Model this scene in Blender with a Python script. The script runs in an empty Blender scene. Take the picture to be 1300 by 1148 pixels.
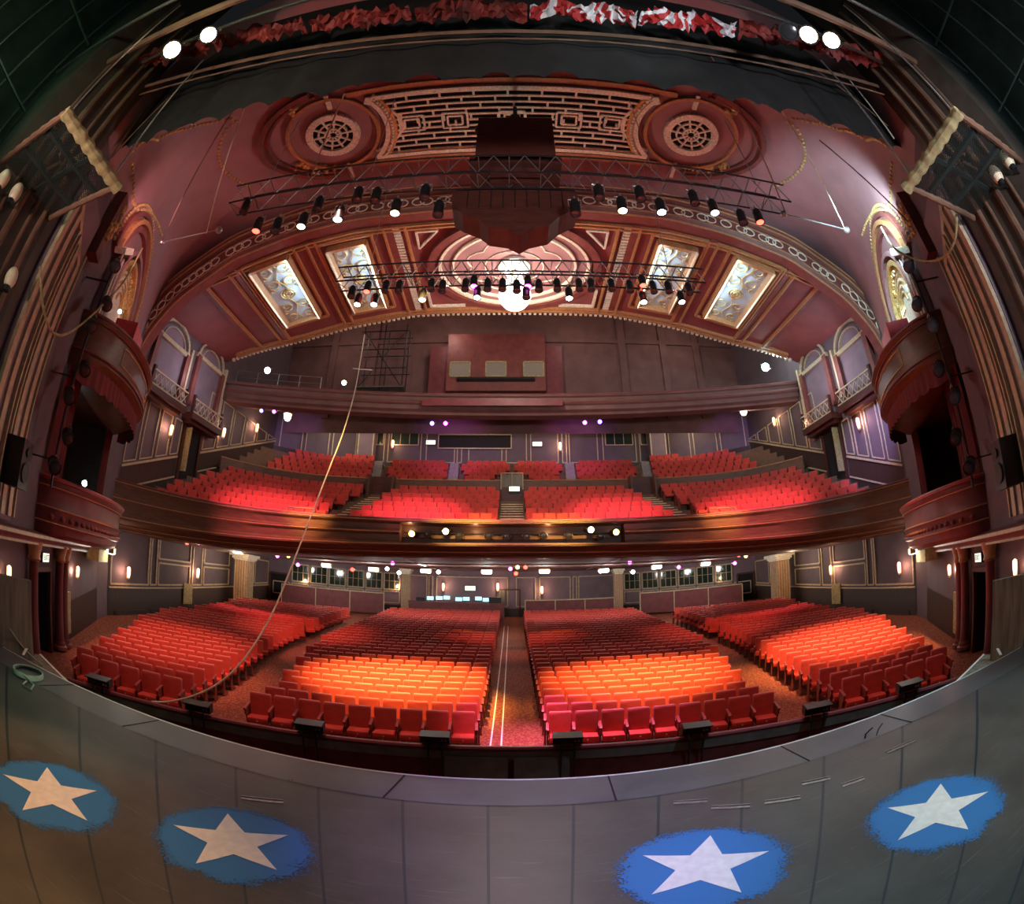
import bpy, bmesh, math, random
import numpy as np
from mathutils import Vector, Matrix, Euler, Quaternion
random.seed(7)
SC = bpy.context.scene
COL = SC.collection
PI = math.pi
EYE = 3.6          # camera height above the front stalls floor
PITCH = math.radians(20)
FPX = 620.0        # equisolid fisheye focal length, in pixels of the 1300 px wide frame

# ------------------------------------------------------------------ camera
cd = bpy.data.cameras.new('camera'); cam = bpy.data.objects.new('camera', cd); COL.objects.link(cam)
cd.type = 'PANO'
try:
    cd.panorama_type = 'FISHEYE_EQUISOLID'; cd.fisheye_lens = FPX / 1300 * 36; cd.fisheye_fov = math.radians(330)
except Exception:
    cd.cycles.panorama_type = 'FISHEYE_EQUISOLID'; cd.cycles.fisheye_lens = FPX / 1300 * 36; cd.cycles.fisheye_fov = math.radians(330)
cd.sensor_width = 36; cd.sensor_fit = 'HORIZONTAL'
cd.shift_y = -45 / 1148
cd.clip_start = 0.05; cd.clip_end = 300
cam.location = (0, 0, EYE)
cam.rotation_euler = (PI / 2 + PITCH, 0, 0)
SC.camera = cam
SC.view_settings.view_transform = 'Standard'; SC.view_settings.look = 'None'
SC.view_settings.gamma = 1; SC.view_settings.use_curve_mapping = False
SC.view_settings.exposure = 0.18

def ray(x, y):
    """Direction in the hall of the photograph's pixel (x, y)."""
    dx, dy = x - 650, 529 - y; r = math.hypot(dx, dy) + 1e-9
    th = 2 * math.asin(min(1, r / (2 * FPX))); s = math.sin(th)
    c = (s * dx / r, math.cos(th), s * dy / r); cp, sp = math.cos(PITCH), math.sin(PITCH)
    return Vector((c[0], c[1] * cp - c[2] * sp, c[1] * sp + c[2] * cp))
def at_z(x, y, z):
    d = ray(x, y); return d * ((z - EYE) / d.z) + Vector((0, 0, EYE))
def at_y(x, y, Y):
    d = ray(x, y); return d * (Y / d.y) + Vector((0, 0, EYE))
def at_x(x, y, X):
    d = ray(x, y); return d * (X / d.x) + Vector((0, 0, EYE))

# ------------------------------------------------------------------ mesh builder
class MB:
    def __init__(s): s.v = []; s.f = []; s.mi = []; s.cur = 0
    def add(s, vs, fs):
        n = len(s.v); s.v += [tuple(v) for v in vs]
        for f in fs: s.f.append([n + i for i in f]); s.mi.append(s.cur)
        return s
    def box(s, c, d, M=None):
        vs = [Vector(((i & 1) - .5, ((i >> 1) & 1) - .5, ((i >> 2) & 1) - .5)) for i in range(8)]
        vs = [Vector((v.x * d[0], v.y * d[1], v.z * d[2])) for v in vs]
        if M is not None: vs = [M @ v for v in vs]
        c = Vector(c)
        return s.add([v + c for v in vs], [(0, 2, 3, 1), (4, 5, 7, 6), (0, 1, 5, 4), (2, 6, 7, 3), (0, 4, 6, 2), (1, 3, 7, 5)])
    def bar(s, a, b, w, d, n):
        """a strip from a to b, w wide, standing d proud of a surface with normal n"""
        a, b, n = Vector(a), Vector(b), Vector(n).normalized(); t = (b - a)
        if t.length < 1e-6: return s
        p = t.normalized().cross(n)
        if p.length < 1e-6: p = Vector((1, 0, 0))
        p = p.normalized() * (w / 2); vs = []
        for q in (a, b):
            vs += [q - p, q + p, q + p + n * d, q - p + n * d]
        return s.add(vs, [(0, 1, 2, 3), (7, 6, 5, 4), (0, 4, 5, 1), (1, 5, 6, 2), (2, 6, 7, 3), (3, 7, 4, 0)])
    def poly(s, pts, w, d, n, close=True):
        k = len(pts)
        for i in range(k if close else k - 1):
            nn = n[i] if isinstance(n, list) else n
            s.bar(pts[i], pts[(i + 1) % k], w, d, nn)
        return s
    def cyl(s, a, b, r, n=10, r2=None, cap=True):
        a, b = Vector(a), Vector(b); t = b - a
        if t.length < 1e-7: return s
        r2 = r if r2 is None else r2; t.normalize()
        u = t.orthogonal().normalized(); w = t.cross(u); vs = []
        for q, rr in ((a, r), (b, r2)):
            vs += [q + (u * math.cos(2 * PI * i / n) + w * math.sin(2 * PI * i / n)) * rr for i in range(n)]
        fs = [(i, (i + 1) % n, n + (i + 1) % n, n + i) for i in range(n)]
        if cap: fs += [tuple(range(n - 1, -1, -1)), tuple(range(n, 2 * n))]
        return s.add(vs, fs)
    def tube(s, pts, r, n=6, cap=True):
        pts = [Vector(p) for p in pts]; k = len(pts); vs = []; u = None
        for i, p in enumerate(pts):
            t = (pts[min(i + 1, k - 1)] - pts[max(i - 1, 0)])
            if t.length < 1e-9: t = Vector((0, 0, 1))
            t.normalize()
            if u is None: u = t.orthogonal().normalized()
            else:
                u = u - t * u.dot(t); u = u.normalized() if u.length > 1e-6 else t.orthogonal().normalized()
            w = t.cross(u); rr = r[i] if isinstance(r, (list, tuple)) else r
            vs += [p + (u * math.cos(2 * PI * j / n) + w * math.sin(2 * PI * j / n)) * rr for j in range(n)]
        fs = [(i * n + j, i * n + (j + 1) % n, (i + 1) * n + (j + 1) % n, (i + 1) * n + j) for i in range(k - 1) for j in range(n)]
        if cap: fs += [tuple(range(n - 1, -1, -1)), tuple(range((k - 1) * n, k * n))]
        return s.add(vs, fs)
    def lathe(s, prof, c=(0, 0, 0), n=16, M=None, cap=True):
        c = Vector(c); vs = []
        for (r, z) in prof:
            for j in range(n):
                v = Vector((r * math.cos(2 * PI * j / n), r * math.sin(2 * PI * j / n), z))
                vs.append((M @ v if M is not None else v) + c)
        k = len(prof)
        fs = [(i * n + j, i * n + (j + 1) % n, (i + 1) * n + (j + 1) % n, (i + 1) * n + j) for i in range(k - 1) for j in range(n)]
        if cap: fs += [tuple(range(n - 1, -1, -1)), tuple(range((k - 1) * n, k * n))]
        return s.add(vs, fs)
    def grid(s, rows, close=False):
        """rows: list of equally long lists of points"""
        m = len(rows[0]); vs = [p for r in rows for p in r]; k = len(rows)
        fs = []
        for i in range(k - 1):
            for j in range(m if close else m - 1):
                fs.append((i * m + j, i * m + (j + 1) % m, (i + 1) * m + (j + 1) % m, (i + 1) * m + j))
        return s.add(vs, fs)
    def prism(s, pts, z0, z1):
        n = len(pts); vs = [(p[0], p[1], z0) for p in pts] + [(p[0], p[1], z1) for p in pts]
        return s.add(vs, [tuple(range(n - 1, -1, -1)), tuple(range(n, 2 * n))] + [(i, (i + 1) % n, n + (i + 1) % n, n + i) for i in range(n)])
    def ext(s, pts, d):
        """closed 3D polygon extruded by vector d"""
        n = len(pts); d = Vector(d); vs = [Vector(p) for p in pts]; vs = vs + [v + d for v in vs]
        return s.add(vs, [tuple(range(n - 1, -1, -1)), tuple(range(n, 2 * n))] + [(i, (i + 1) % n, n + (i + 1) % n, n + i) for i in range(n)])
    def sphere(s, c, r, n=10, k=6, sz=1.0):
        return s.lathe([(max(r * math.sin(PI * i / k), r * .02), -r * sz * math.cos(PI * i / k)) for i in range(k + 1)], c, n)
    def mirror(s):
        s.v = [(-x, y, z) for (x, y, z) in s.v]; s.f = [f[::-1] for f in s.f]; return s
    def mesh(s, name, mats, smooth=False):
        me = bpy.data.meshes.new(name); me.from_pydata(s.v, [], s.f)
        for m in (mats if isinstance(mats, (list, tuple)) else [mats]): me.materials.append(m)
        if isinstance(mats, (list, tuple)) and len(mats) > 1: me.polygons.foreach_set('material_index', s.mi)
        bm = bmesh.new(); bm.from_mesh(me); bmesh.ops.recalc_face_normals(bm, faces=bm.faces); bm.to_mesh(me); bm.free()
        if smooth:
            me.polygons.foreach_set('use_smooth', [True] * len(me.polygons))
            try: me.set_sharp_from_angle(angle=math.radians(38))
            except Exception: pass
        me.update(); return me
    def build(s, name, mats, parent=None, smooth=False):
        o = bpy.data.objects.new(name, s.mesh(name, mats, smooth)); COL.objects.link(o)
        if parent is not None: o.parent = parent
        return o

def tag(o, label=None, cat=None, group=None, kind=None):
    if label: o['label'] = label
    if cat: o['category'] = cat
    if group: o['group'] = group
    if kind: o['kind'] = kind
    return o
def thing(name, label, cat, loc=(0, 0, 0), group=None):
    o = bpy.data.objects.new(name, None); COL.objects.link(o); o.location = loc; o.empty_display_size = .2
    return tag(o, label, cat, group)
def struct(o): o['kind'] = 'structure'; return o
KIDS = {}
def dup(root, loc=None, rot=None, label=None, group=None):
    if root.name not in KIDS:
        KIDS[root.name] = [(c, list(c.children)) for c in root.children]
    r = root.copy(); COL.objects.link(r)
    if loc is not None: r.location = loc
    if rot is not None:
        if isinstance(rot, Quaternion): r.rotation_mode = 'QUATERNION'; r.rotation_quaternion = rot
        else: r.rotation_euler = rot
    if label: r['label'] = label
    if group: r['group'] = group
    for c, g in KIDS[root.name]:
        cc = c.copy(); COL.objects.link(cc); cc.parent = r
        for q in g:
            qq = q.copy(); COL.objects.link(qq); qq.parent = cc
    return r
ORD = ['zeroth', 'first', 'second', 'third', 'fourth', 'fifth', 'sixth', 'seventh', 'eighth', 'ninth', 'tenth', 'eleventh', 'twelfth', 'thirteenth',
       'fourteenth', 'fifteenth', 'sixteenth', 'seventeenth', 'eighteenth', 'nineteenth', 'twentieth']
NUM = ['zero', 'one', 'two', 'three', 'four', 'five', 'six', 'seven', 'eight', 'nine', 'ten', 'eleven', 'twelve', 'thirteen', 'fourteen', 'fifteen', 'sixteen', 'seventeen', 'eighteen', 'nineteen', 'twenty']
SIDE = {-1: 'left', 1: 'right'}

# ------------------------------------------------------------------ materials
def nodes(name):
    m = bpy.data.materials.new(name); m.use_nodes = True; nt = m.node_tree; nt.nodes.clear()
    out = nt.nodes.new('ShaderNodeOutputMaterial'); b = nt.nodes.new('ShaderNodeBsdfPrincipled'); nt.links.new(b.outputs[0], out.inputs[0])
    return m, nt, b, out
def mat(name, col, rough=.6, metal=0., var=.18, scale=6., bump=0., spec=.5, stretch=None, sheen=0.):
    """painted / wooden / metal surface: colour broken up by noise, optional bump"""
    m, nt, b, out = nodes(name); N = nt.nodes.new; L = nt.links.new
    tc = N('ShaderNodeTexCoord'); mp = N('ShaderNodeMapping'); L(tc.outputs['Object'], mp.inputs[0])
    if stretch: mp.inputs['Scale'].default_value = stretch
    nz = N('ShaderNodeTexNoise'); nz.inputs['Scale'].default_value = scale; nz.inputs['Detail'].default_value = 5
    L(mp.outputs[0], nz.inputs['Vector'])
    cr = N('ShaderNodeValToRGB'); c = Vector(col[:3])
    cr.color_ramp.elements[0].position = .3; cr.color_ramp.elements[1].position = .7
    cr.color_ramp.elements[0].color = (*(c * (1 - var)), 1); cr.color_ramp.elements[1].color = (*[min(1, q * (1 + var)) for q in c], 1)
    L(nz.outputs['Fac'], cr.inputs[0]); L(cr.outputs[0], b.inputs['Base Color'])
    b.inputs['Roughness'].default_value = rough; b.inputs['Metallic'].default_value = metal
    b.inputs['Specular IOR Level'].default_value = spec
    if sheen: b.inputs['Sheen Weight'].default_value = sheen
    if bump:
        bp = N('ShaderNodeBump'); bp.inputs['Strength'].default_value = bump; L(nz.outputs['Fac'], bp.inputs['Height']); L(bp.outputs[0], b.inputs['Normal'])
    return m
def glow(name, col, strength):
    m, nt, b, out = nodes(name)
    b.inputs['Base Color'].default_value = (*[min(1, c) for c in col], 1); b.inputs['Emission Color'].default_value = (*col, 1); b.inputs['Emission Strength'].default_value = strength
    return m
M = {}
M['mauve'] = mat('mauve_wall_paint', (.115, .082, .095), .75, var=.12, scale=1.5)
M['mauve_light'] = mat('pale_mauve_paint', (.20, .14, .17), .75, var=.12, scale=1.5)
M['dado'] = mat('dark_stained_panelling', (.042, .026, .020), .45, var=.3, scale=3, stretch=(8, 8, .6))
M['cream'] = mat('pale_gilt_moulding', (.48, .38, .24), .45, var=.2, scale=8)
M['gold'] = mat('gilt_plaster', (.62, .40, .16), .38, .55, var=.3, scale=12, bump=.15)
M['paleg'] = mat('pale_gold_plaster', (.76, .68, .54), .5, .1, var=.25, scale=14, bump=.2)
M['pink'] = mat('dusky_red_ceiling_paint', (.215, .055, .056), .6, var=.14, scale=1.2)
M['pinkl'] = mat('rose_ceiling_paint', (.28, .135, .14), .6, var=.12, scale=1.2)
M['rib'] = mat('brown_red_plaster', (.19, .050, .042), .5, var=.2, scale=3)
M['ochre'] = mat('ochre_plaster', (.42, .19, .08), .5, var=.2, scale=9)
M['wood'] = mat('mahogany_panelling', (.105, .040, .018), .5, var=.3, scale=2.2, stretch=(1, 1, 6))
M['woodd'] = mat('dark_mahogany', (.07, .020, .014), .4, var=.3, scale=2.5, stretch=(1, 1, 6))
M['maroon'] = mat('maroon_plaster', (.15, .032, .036), .5, var=.2, scale=3)
M['seat'] = mat('red_seat_plush', (.50, .042, .026), .8, var=.16, scale=5)
M['seatedge'] = mat('rose_seat_piping', (.46, .085, .085), .6, var=.1, scale=8)  # paler rose rim; light caught by the back edges put into colour
M['seatw'] = mat('red_stained_seat_wood', (.20, .035, .022), .4, var=.25, scale=6)
M['pad'] = mat('dull_red_armrest_leather', (.30, .040, .035), .5)
M['brass'] = mat('brass_number_plate', (.85, .68, .45), .3, .7)
M['black'] = mat('black_metal', (.018, .018, .020), .42, .3, var=.3, scale=15)
M['blackcloth'] = mat('black_masking_cloth', (.011, .010, .009), .9, var=.35, scale=3, bump=.3)
M['steel'] = mat('scuffed_aluminium', (.42, .40, .38), .35, .8, var=.25, scale=20)
M['dullsteel'] = mat('dull_grey_truss_tube', (.20, .19, .18), .5, .6, var=.25, scale=20)
M['rope'] = mat('pale_rope', (.62, .55, .42), .8)
M['ropeg'] = mat('green_grey_rope', (.30, .38, .30), .8)
M['void'] = mat('unlit_recess', (.012, .009, .010), .9)  # near-black colour that holds the shade of doorways and openings
M['darkred'] = mat('dark_red_drape', (.13, .016, .018), .85, var=.35, scale=4, stretch=(9, 9, .5), bump=.3)
M['redcloth'] = mat('crumpled_red_cloth', (.20, .026, .02), .7, var=.85, scale=1.4, bump=.6)
def striped():
    m, nt, b, out = nodes('red_and_white_cloth'); N = nt.nodes.new; L = nt.links.new
    tc = N('ShaderNodeTexCoord'); wv = N('ShaderNodeTexWave'); wv.inputs['Scale'].default_value = .7; wv.inputs['Distortion'].default_value = 22; wv.inputs['Detail'].default_value = 3; L(tc.outputs['Object'], wv.inputs['Vector'])
    cr = N('ShaderNodeValToRGB'); cr.color_ramp.elements[0].position = .52; cr.color_ramp.elements[0].color = (.42, .02, .02, 1); cr.color_ramp.elements[1].position = .6; cr.color_ramp.elements[1].color = (.70, .66, .66, 1)
    L(wv.outputs['Fac'], cr.inputs[0]); L(cr.outputs[0], b.inputs['Base Color']); b.inputs['Roughness'].default_value = .6
    return m
M['stripedcloth'] = striped()
M['pitcloth'] = mat('orchestra_rail_cloth', (.10, .012, .012), .85, var=.3, scale=5)
M['greycloth'] = mat('grey_cloth_panel', (.13, .11, .095), .85, var=.25, scale=4)
M['bag'] = mat('khaki_padding_cloth', (.36, .30, .14), .9, var=.3, scale=9, bump=.6)
M['reveal'] = mat('dark_olive_brown_reveal', (.070, .052, .040), .6, var=.35, scale=1.5)
M['panelplaster'] = mat('pale_blue_grey_plaster', (.44, .46, .48), .6, var=.08, scale=3)
M['egg'] = mat('cream_lamp_glass', (.80, .70, .48), .35)
M['white'] = mat('worn_white_paint', (.72, .70, .66), .6, var=.10, scale=12)
M['greenwall'] = mat('dark_green_grey_backstage_paint', (.045, .055, .048), .8, var=.35, scale=1.3)
M['rust'] = mat('rusty_brown_timber', (.16, .085, .05), .7, var=.4, scale=2)
M['slab'] = mat('grey_timber_flat', (.15, .14, .10), .7, var=.45, scale=2.2, stretch=(5, 5, .5))
M['tread'] = mat('pale_stair_edge', (.74, .58, .36), .5)
M['step'] = mat('grey_brown_step_carpet', (.15, .085, .05), .8)
M['greystep'] = mat('grey_step_carpet', (.30, .26, .25), .8)
M['upperwall'] = mat('brown_mauve_brickwork', (.15, .075, .066), .8, var=.2, scale=1.1)
M['crystal'] = glow('lit_crystal', (1, .93, .84), 4)
def glass(name, col, rough=.08):
    m, nt, b, out = nodes(name); b.inputs['Base Color'].default_value = (*col, 1); b.inputs['Roughness'].default_value = rough; b.inputs['Specular IOR Level'].default_value = .8
    return m
M['greenglass'] = glass('dark_green_window_glass', (.022, .040, .030))
M['mirror'] = glass('reflecting_projection_glass', (.30, .27, .22), .15)
def carpet():
    m, nt, b, out = nodes('patterned_theatre_carpet'); N = nt.nodes.new; L = nt.links.new
    tc = N('ShaderNodeTexCoord'); v = N('ShaderNodeTexVoronoi'); v.inputs['Scale'].default_value = 14; L(tc.outputs['Object'], v.inputs['Vector'])
    cr = N('ShaderNodeValToRGB'); e = cr.color_ramp.elements
    e[0].position = .25; e[0].color = (.40, .17, .06, 1); e[1].position = .55; e[1].color = (.26, .035, .02, 1)
    L(v.outputs['Distance'], cr.inputs[0])
    n2 = N('ShaderNodeTexNoise'); n2.inputs['Scale'].default_value = 30; L(tc.outputs['Object'], n2.inputs['Vector'])
    mx = N('ShaderNodeMixRGB'); mx.blend_type = 'MULTIPLY'; mx.inputs[0].default_value = .6; L(cr.outputs[0], mx.inputs[1]); L(n2.outputs['Fac'], mx.inputs[2])
    L(mx.outputs[0], b.inputs['Base Color']); b.inputs['Roughness'].default_value = .9
    return m
M['carpet'] = carpet()
def stagefloor(name, c0, c1, rough, radial):
    m, nt, b, out = nodes(name); N = nt.nodes.new; L = nt.links.new
    tc = N('ShaderNodeTexCoord'); nz = N('ShaderNodeTexNoise'); nz.inputs['Scale'].default_value = 1.1; nz.inputs['Detail'].default_value = 9; nz.inputs['Roughness'].default_value = .65
    L(tc.outputs['Object'], nz.inputs['Vector'])
    cr = N('ShaderNodeValToRGB'); e = cr.color_ramp.elements; e[0].position = .3; e[0].color = (*c0, 1); e[1].position = .72; e[1].color = (*c1, 1); L(nz.outputs['Fac'], cr.inputs[0])
    col = cr.outputs[0]
    # scuffs: thin, long, slightly paler streaks
    mp = N('ShaderNodeMapping'); mp.inputs['Scale'].default_value = (1.2, 26, 1); mp.inputs['Rotation'].default_value = (0, 0, .35); L(tc.outputs['Object'], mp.inputs[0])
    n3 = N('ShaderNodeTexNoise'); n3.inputs['Scale'].default_value = 1.6; n3.inputs['Detail'].default_value = 6; L(mp.outputs[0], n3.inputs['Vector'])
    r3 = N('ShaderNodeValToRGB'); r3.color_ramp.elements[0].position = .62; r3.color_ramp.elements[1].position = .78
    r3.color_ramp.elements[0].color = (0, 0, 0, 1); r3.color_ramp.elements[1].color = (.28, .28, .28, 1); L(n3.outputs['Fac'], r3.inputs[0])
    mx = N('ShaderNodeMixRGB'); mx.inputs[2].default_value = (.32, .30, .27, 1); L(r3.outputs[0], mx.inputs[0]); L(col, mx.inputs[1]); col = mx.outputs[0]
    if radial:
        # board joints run out from the middle of the round stage centre
        sx = N('ShaderNodeSeparateXYZ'); L(tc.outputs['Object'], sx.inputs[0])
        ya = N('ShaderNodeMath'); ya.operation = 'ADD'; ya.inputs[1].default_value = .5; L(sx.outputs[1], ya.inputs[0])
        at = N('ShaderNodeMath'); at.operation = 'ARCTAN2'; L(sx.outputs[0], at.inputs[0]); L(ya.outputs[0], at.inputs[1])
        sc = N('ShaderNodeMath'); sc.operation = 'MULTIPLY_ADD'; sc.inputs[1].default_value = 1 / math.radians(9.3); sc.inputs[2].default_value = 20.28; L(at.outputs[0], sc.inputs[0])
        fr = N('ShaderNodeMath'); fr.operation = 'FRACT'; L(sc.outputs[0], fr.inputs[0])
        pp = N('ShaderNodeMath'); pp.operation = 'PINGPONG'; pp.inputs[1].default_value = .5; L(fr.outputs[0], pp.inputs[0])
        lt = N('ShaderNodeMath'); lt.operation = 'LESS_THAN'; lt.inputs[1].default_value = .018; L(pp.outputs[0], lt.inputs[0])
        m2 = N('ShaderNodeMixRGB'); m2.inputs[2].default_value = (.02, .03, .035, 1); L(lt.outputs[0], m2.inputs[0]); L(col, m2.inputs[1]); col = m2.outputs[0]
    L(col, b.inputs['Base Color'])
    rr = N('ShaderNodeMapRange'); rr.inputs['To Min'].default_value = rough - .1; rr.inputs['To Max'].default_value = rough + .18; L(nz.outputs['Fac'], rr.inputs['Value']); L(rr.outputs[0], b.inputs['Roughness'])
    bp = N('ShaderNodeBump'); bp.inputs['Strength'].default_value = .22; L(n3.outputs['Fac'], bp.inputs['Height']); L(bp.outputs[0], b.inputs['Normal'])
    return m
M['stage'] = stagefloor('worn_stage_boards', (.045, .043, .038), (.10, .092, .080), .34, True)
M['stageband'] = stagefloor('grey_stage_border', (.07, .074, .078), (.125, .13, .135), .28, False)
def sprayed(name, col):
    """sprayed paint disc: solid in the middle, breaking up into specks at the rim (object space radius 1)"""
    m, nt, b, out = nodes(name); N = nt.nodes.new; L = nt.links.new
    tc = N('ShaderNodeTexCoord'); ln = N('ShaderNodeVectorMath'); ln.operation = 'LENGTH'; L(tc.outputs['Object'], ln.inputs[0])
    nz = N('ShaderNodeTexNoise'); nz.inputs['Scale'].default_value = 38; nz.inputs['Detail'].default_value = 3; L(tc.outputs['Object'], nz.inputs['Vector'])
    n2 = N('ShaderNodeTexNoise'); n2.inputs['Scale'].default_value = 2.5; L(tc.outputs['Object'], n2.inputs['Vector'])
    ad = N('ShaderNodeMath'); ad.operation = 'MULTIPLY_ADD'; ad.inputs[1].default_value = .32; L(n2.outputs['Fac'], ad.inputs[0]); L(ln.outputs['Value'], ad.inputs[2])
    mr = N('ShaderNodeMapRange'); mr.inputs['From Min'].default_value = .74; mr.inputs['From Max'].default_value = 1.1; mr.inputs['To Min'].default_value = .1; mr.inputs['To Max'].default_value = .72; L(ad.outputs[0], mr.inputs['Value'])
    lt = N('ShaderNodeMath'); lt.operation = 'GREATER_THAN'; L(nz.outputs['Fac'], lt.inputs[0]); L(mr.outputs[0], lt.inputs[1])
    tr = N('ShaderNodeBsdfTransparent'); ms = N('ShaderNodeMixShader'); L(lt.outputs[0], ms.inputs[0]); L(tr.outputs[0], ms.inputs[1]); L(b.outputs[0], ms.inputs[2]); L(ms.outputs[0], out.inputs[0])
    cr = N('ShaderNodeValToRGB'); cr.color_ramp.elements[0].color = (*[c * .8 for c in col], 1); cr.color_ramp.elements[1].color = (*col, 1); L(nz.outputs['Fac'], cr.inputs[0]); L(cr.outputs[0], b.inputs['Base Color'])
    b.inputs['Roughness'].default_value = .55
    return m
M['blue'] = sprayed('sprayed_blue_stage_paint', (.020, .17, .44))
def netting():
    m, nt, b, out = nodes('black_wire_mesh'); N = nt.nodes.new; L = nt.links.new
    tc = N('ShaderNodeTexCoord'); sx = N('ShaderNodeSeparateXYZ'); L(tc.outputs['Object'], sx.inputs[0]); fs = []
    for a, b_ in ((1, 2), (1, -2)):
        ma = N('ShaderNodeMath'); ma.operation = 'MULTIPLY'; ma.inputs[1].default_value = 16; L(sx.outputs[0], ma.inputs[0])
        mb = N('ShaderNodeMath'); mb.operation = 'MULTIPLY_ADD'; mb.inputs[1].default_value = 16 * (1 if b_ > 0 else -1); L(sx.outputs[1], mb.inputs[0]); L(ma.outputs[0], mb.inputs[2])
        fr = N('ShaderNodeMath'); fr.operation = 'FRACT'; L(mb.outputs[0], fr.inputs[0])
        lt = N('ShaderNodeMath'); lt.operation = 'LESS_THAN'; lt.inputs[1].default_value = .34; L(fr.outputs[0], lt.inputs[0]); fs.append(lt)
    mx = N('ShaderNodeMath'); mx.operation = 'MAXIMUM'; L(fs[0].outputs[0], mx.inputs[0]); L(fs[1].outputs[0], mx.inputs[1])
    tr = N('ShaderNodeBsdfTransparent'); ms = N('ShaderNodeMixShader'); L(mx.outputs[0], ms.inputs[0]); L(tr.outputs[0], ms.inputs[1]); L(b.outputs[0], ms.inputs[2]); L(ms.outputs[0], out.inputs[0])
    b.inputs['Base Color'].default_value = (.03, .045, .042, 1); b.inputs['Roughness'].default_value = .4; b.inputs['Metallic'].default_value = .5
    return m
M['net'] = netting()
LIT = {}
def lit(key, col, s):
    if key not in LIT: LIT[key] = glow('lit_' + key + '_lens', col, s)
    return LIT[key]
lit('white', (.92, .97, 1), 14); lit('warm', (1, .80, .48), 12); lit('orange', (1, .42, .10), 10); lit('red', (1, .05, .03), 9)
lit('magenta', (1, .10, .75), 10); lit('violet', (.42, .16, 1), 9); lit('teal', (.62, 1, .95), 30); lit('pinkwhite', (1, .62, .95), 16)
M['lampwhite'] = glow('lit_bulkhead_glass', (1, .97, .88), 6); M['sconce'] = glow('lit_sconce_glass', (1, .50, .30), 2.6); M['lantern'] = glow('lit_lantern_glass', (1, .88, .66), 3.5)
M['lens'] = glass('unlit_lamp_lens', (.03, .03, .033), .2); M['exitpanel'] = glow('lit_exit_panel', (.95, 1, .86), .95); M['exitink'] = glow('exit_lettering', (.02, .20, .08), .1)
M['screen'] = glow('lit_desk_equipment', (.35, .75, .85), 1.6)
# ------------------------------------------------------------------ shape of the house
RR = 17.0
def sag(x):
    x = abs(x)
    return RR - math.sqrt(RR * RR - x * x) if x < 9.5 else 2.902 + (x - 9.5) * .674
def dsag(x):
    a = abs(x); s = a / math.sqrt(RR * RR - a * a) if a < 9.5 else .674
    return s if x >= 0 else -s
def fl_t(t):
    d = max(t - 9.7, 0); return .001436 * d * d + .0236 * d
def fl(x, y): return fl_t(y + sag(x))
STAGE = 1.35
def edge_y(x): return 5.13 - .0155 * x * x
def sp(S, s, n, z):
    """point on the splayed wall beside the stage: s along it (away from the stage), n out of it"""
    return Vector((S * (12.57 + .5635 * s - .826 * n), 9.07 + .826 * s + .5635 * n, z))
def spn(S): return Vector((-S * .826, .5635, 0))
def spd(S): return Vector((S * .5635, .826, 0))
def front_c(x): return 18.6 - 4.4 * (min(abs(x), 16) / 16) ** 6      # plan of the circle front

# ------------------------------------------------------------------ floor, stage
mb = MB(); xs = np.linspace(-17, 17, 69); ys = np.linspace(4.4, 35, 80)
mb.grid([[(x, y, fl(x, y)) for x in xs] for y in ys])
fo = struct(mb.build('floor', M['carpet'], smooth=True))

SX = [-9.4 + .47 * i for i in range(41)]
mb = MB()
top = [(x, edge_y(x)) for x in SX] + [(15, 3.2), (15, -7), (-15, -7), (-15, 3.2)]
mb.prism(top, STAGE - .12, STAGE)
stage = mb.build('stage_floor', M['stage']); struct(stage)
tag(stage, 'worn round-boarded stage floor with radiating joints')
mb = MB(); rows = [[(x, edge_y(x) - .72, STAGE + .004) for x in SX], [(x, edge_y(x) - .02, STAGE + .004) for x in SX]]
mb.grid(rows); b_ = mb.build('stage_border', M['stageband'], stage); b_['label'] = 'smooth grey border along the stage edge'
mb = MB(); mb.tube([(x, edge_y(x), STAGE - .01) for x in SX], .022, 6); mb.build('edge_nosing', M['white'], stage, True)
mb = MB(); mb.grid([[(x, edge_y(x) - .03, 0) for x in SX], [(x, edge_y(x) - .03, STAGE - .02) for x in SX]]); mb.build('stage_front', M['void'], stage)
mb = MB()
for (x0, a) in ((-1.2, 0.3), (1.0, .1), (3.1, -.2), (-4.4, .2), (-6.0, 0), (4.6, .1)):
    y0 = edge_y(x0); mb.bar((x0 - .02, y0 - .72, STAGE + .006), (x0 + .02 + a * .1, y0 - .03, STAGE + .006), .02, .003, (0, 0, 1))
mb.build('joint', M['void'], stage)
# strips standing in for shiny creases of wrinkled vinyl, and a small cleat
flaps = [(1.62, 4.07, .32, -.35), (1.9, 3.76, .36, -.5), (2.35, 3.58, .34, -.42), (2.82, 3.72, .30, -.35), (3.05, 3.38, .25, -.2), (-2.2, 3.72, .4, .45), (3.95, 3.62, .42, -.15)]
for i, (x, y, l, r) in enumerate(flaps):
    mb = MB(); mb.bar((-l / 2, 0, 0), (l / 2, 0, 0), .05, .006, (0, 0, 1)); mb.bar((-l / 2, .035, .004), (l / 2, .035, .004), .012, .012, (0, 0, 1))
    o = mb.build('floor_cover_strip', M['steel']); o.location = (x, y, STAGE + .001); o.rotation_euler = (0, 0, r)
    tag(o, ['metal cover strip on the stage nearest the centre line', 'metal cover strip second from the centre line', 'longest bright cover strip among those right of centre', 'cover strip just behind the grey border', 'short cover strip close above the white star', 'single metal strip beside the left blue disc', 'faint metal strip towards the right stage corner'][i], 'strip', 'metal strips in the stage floor')
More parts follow.
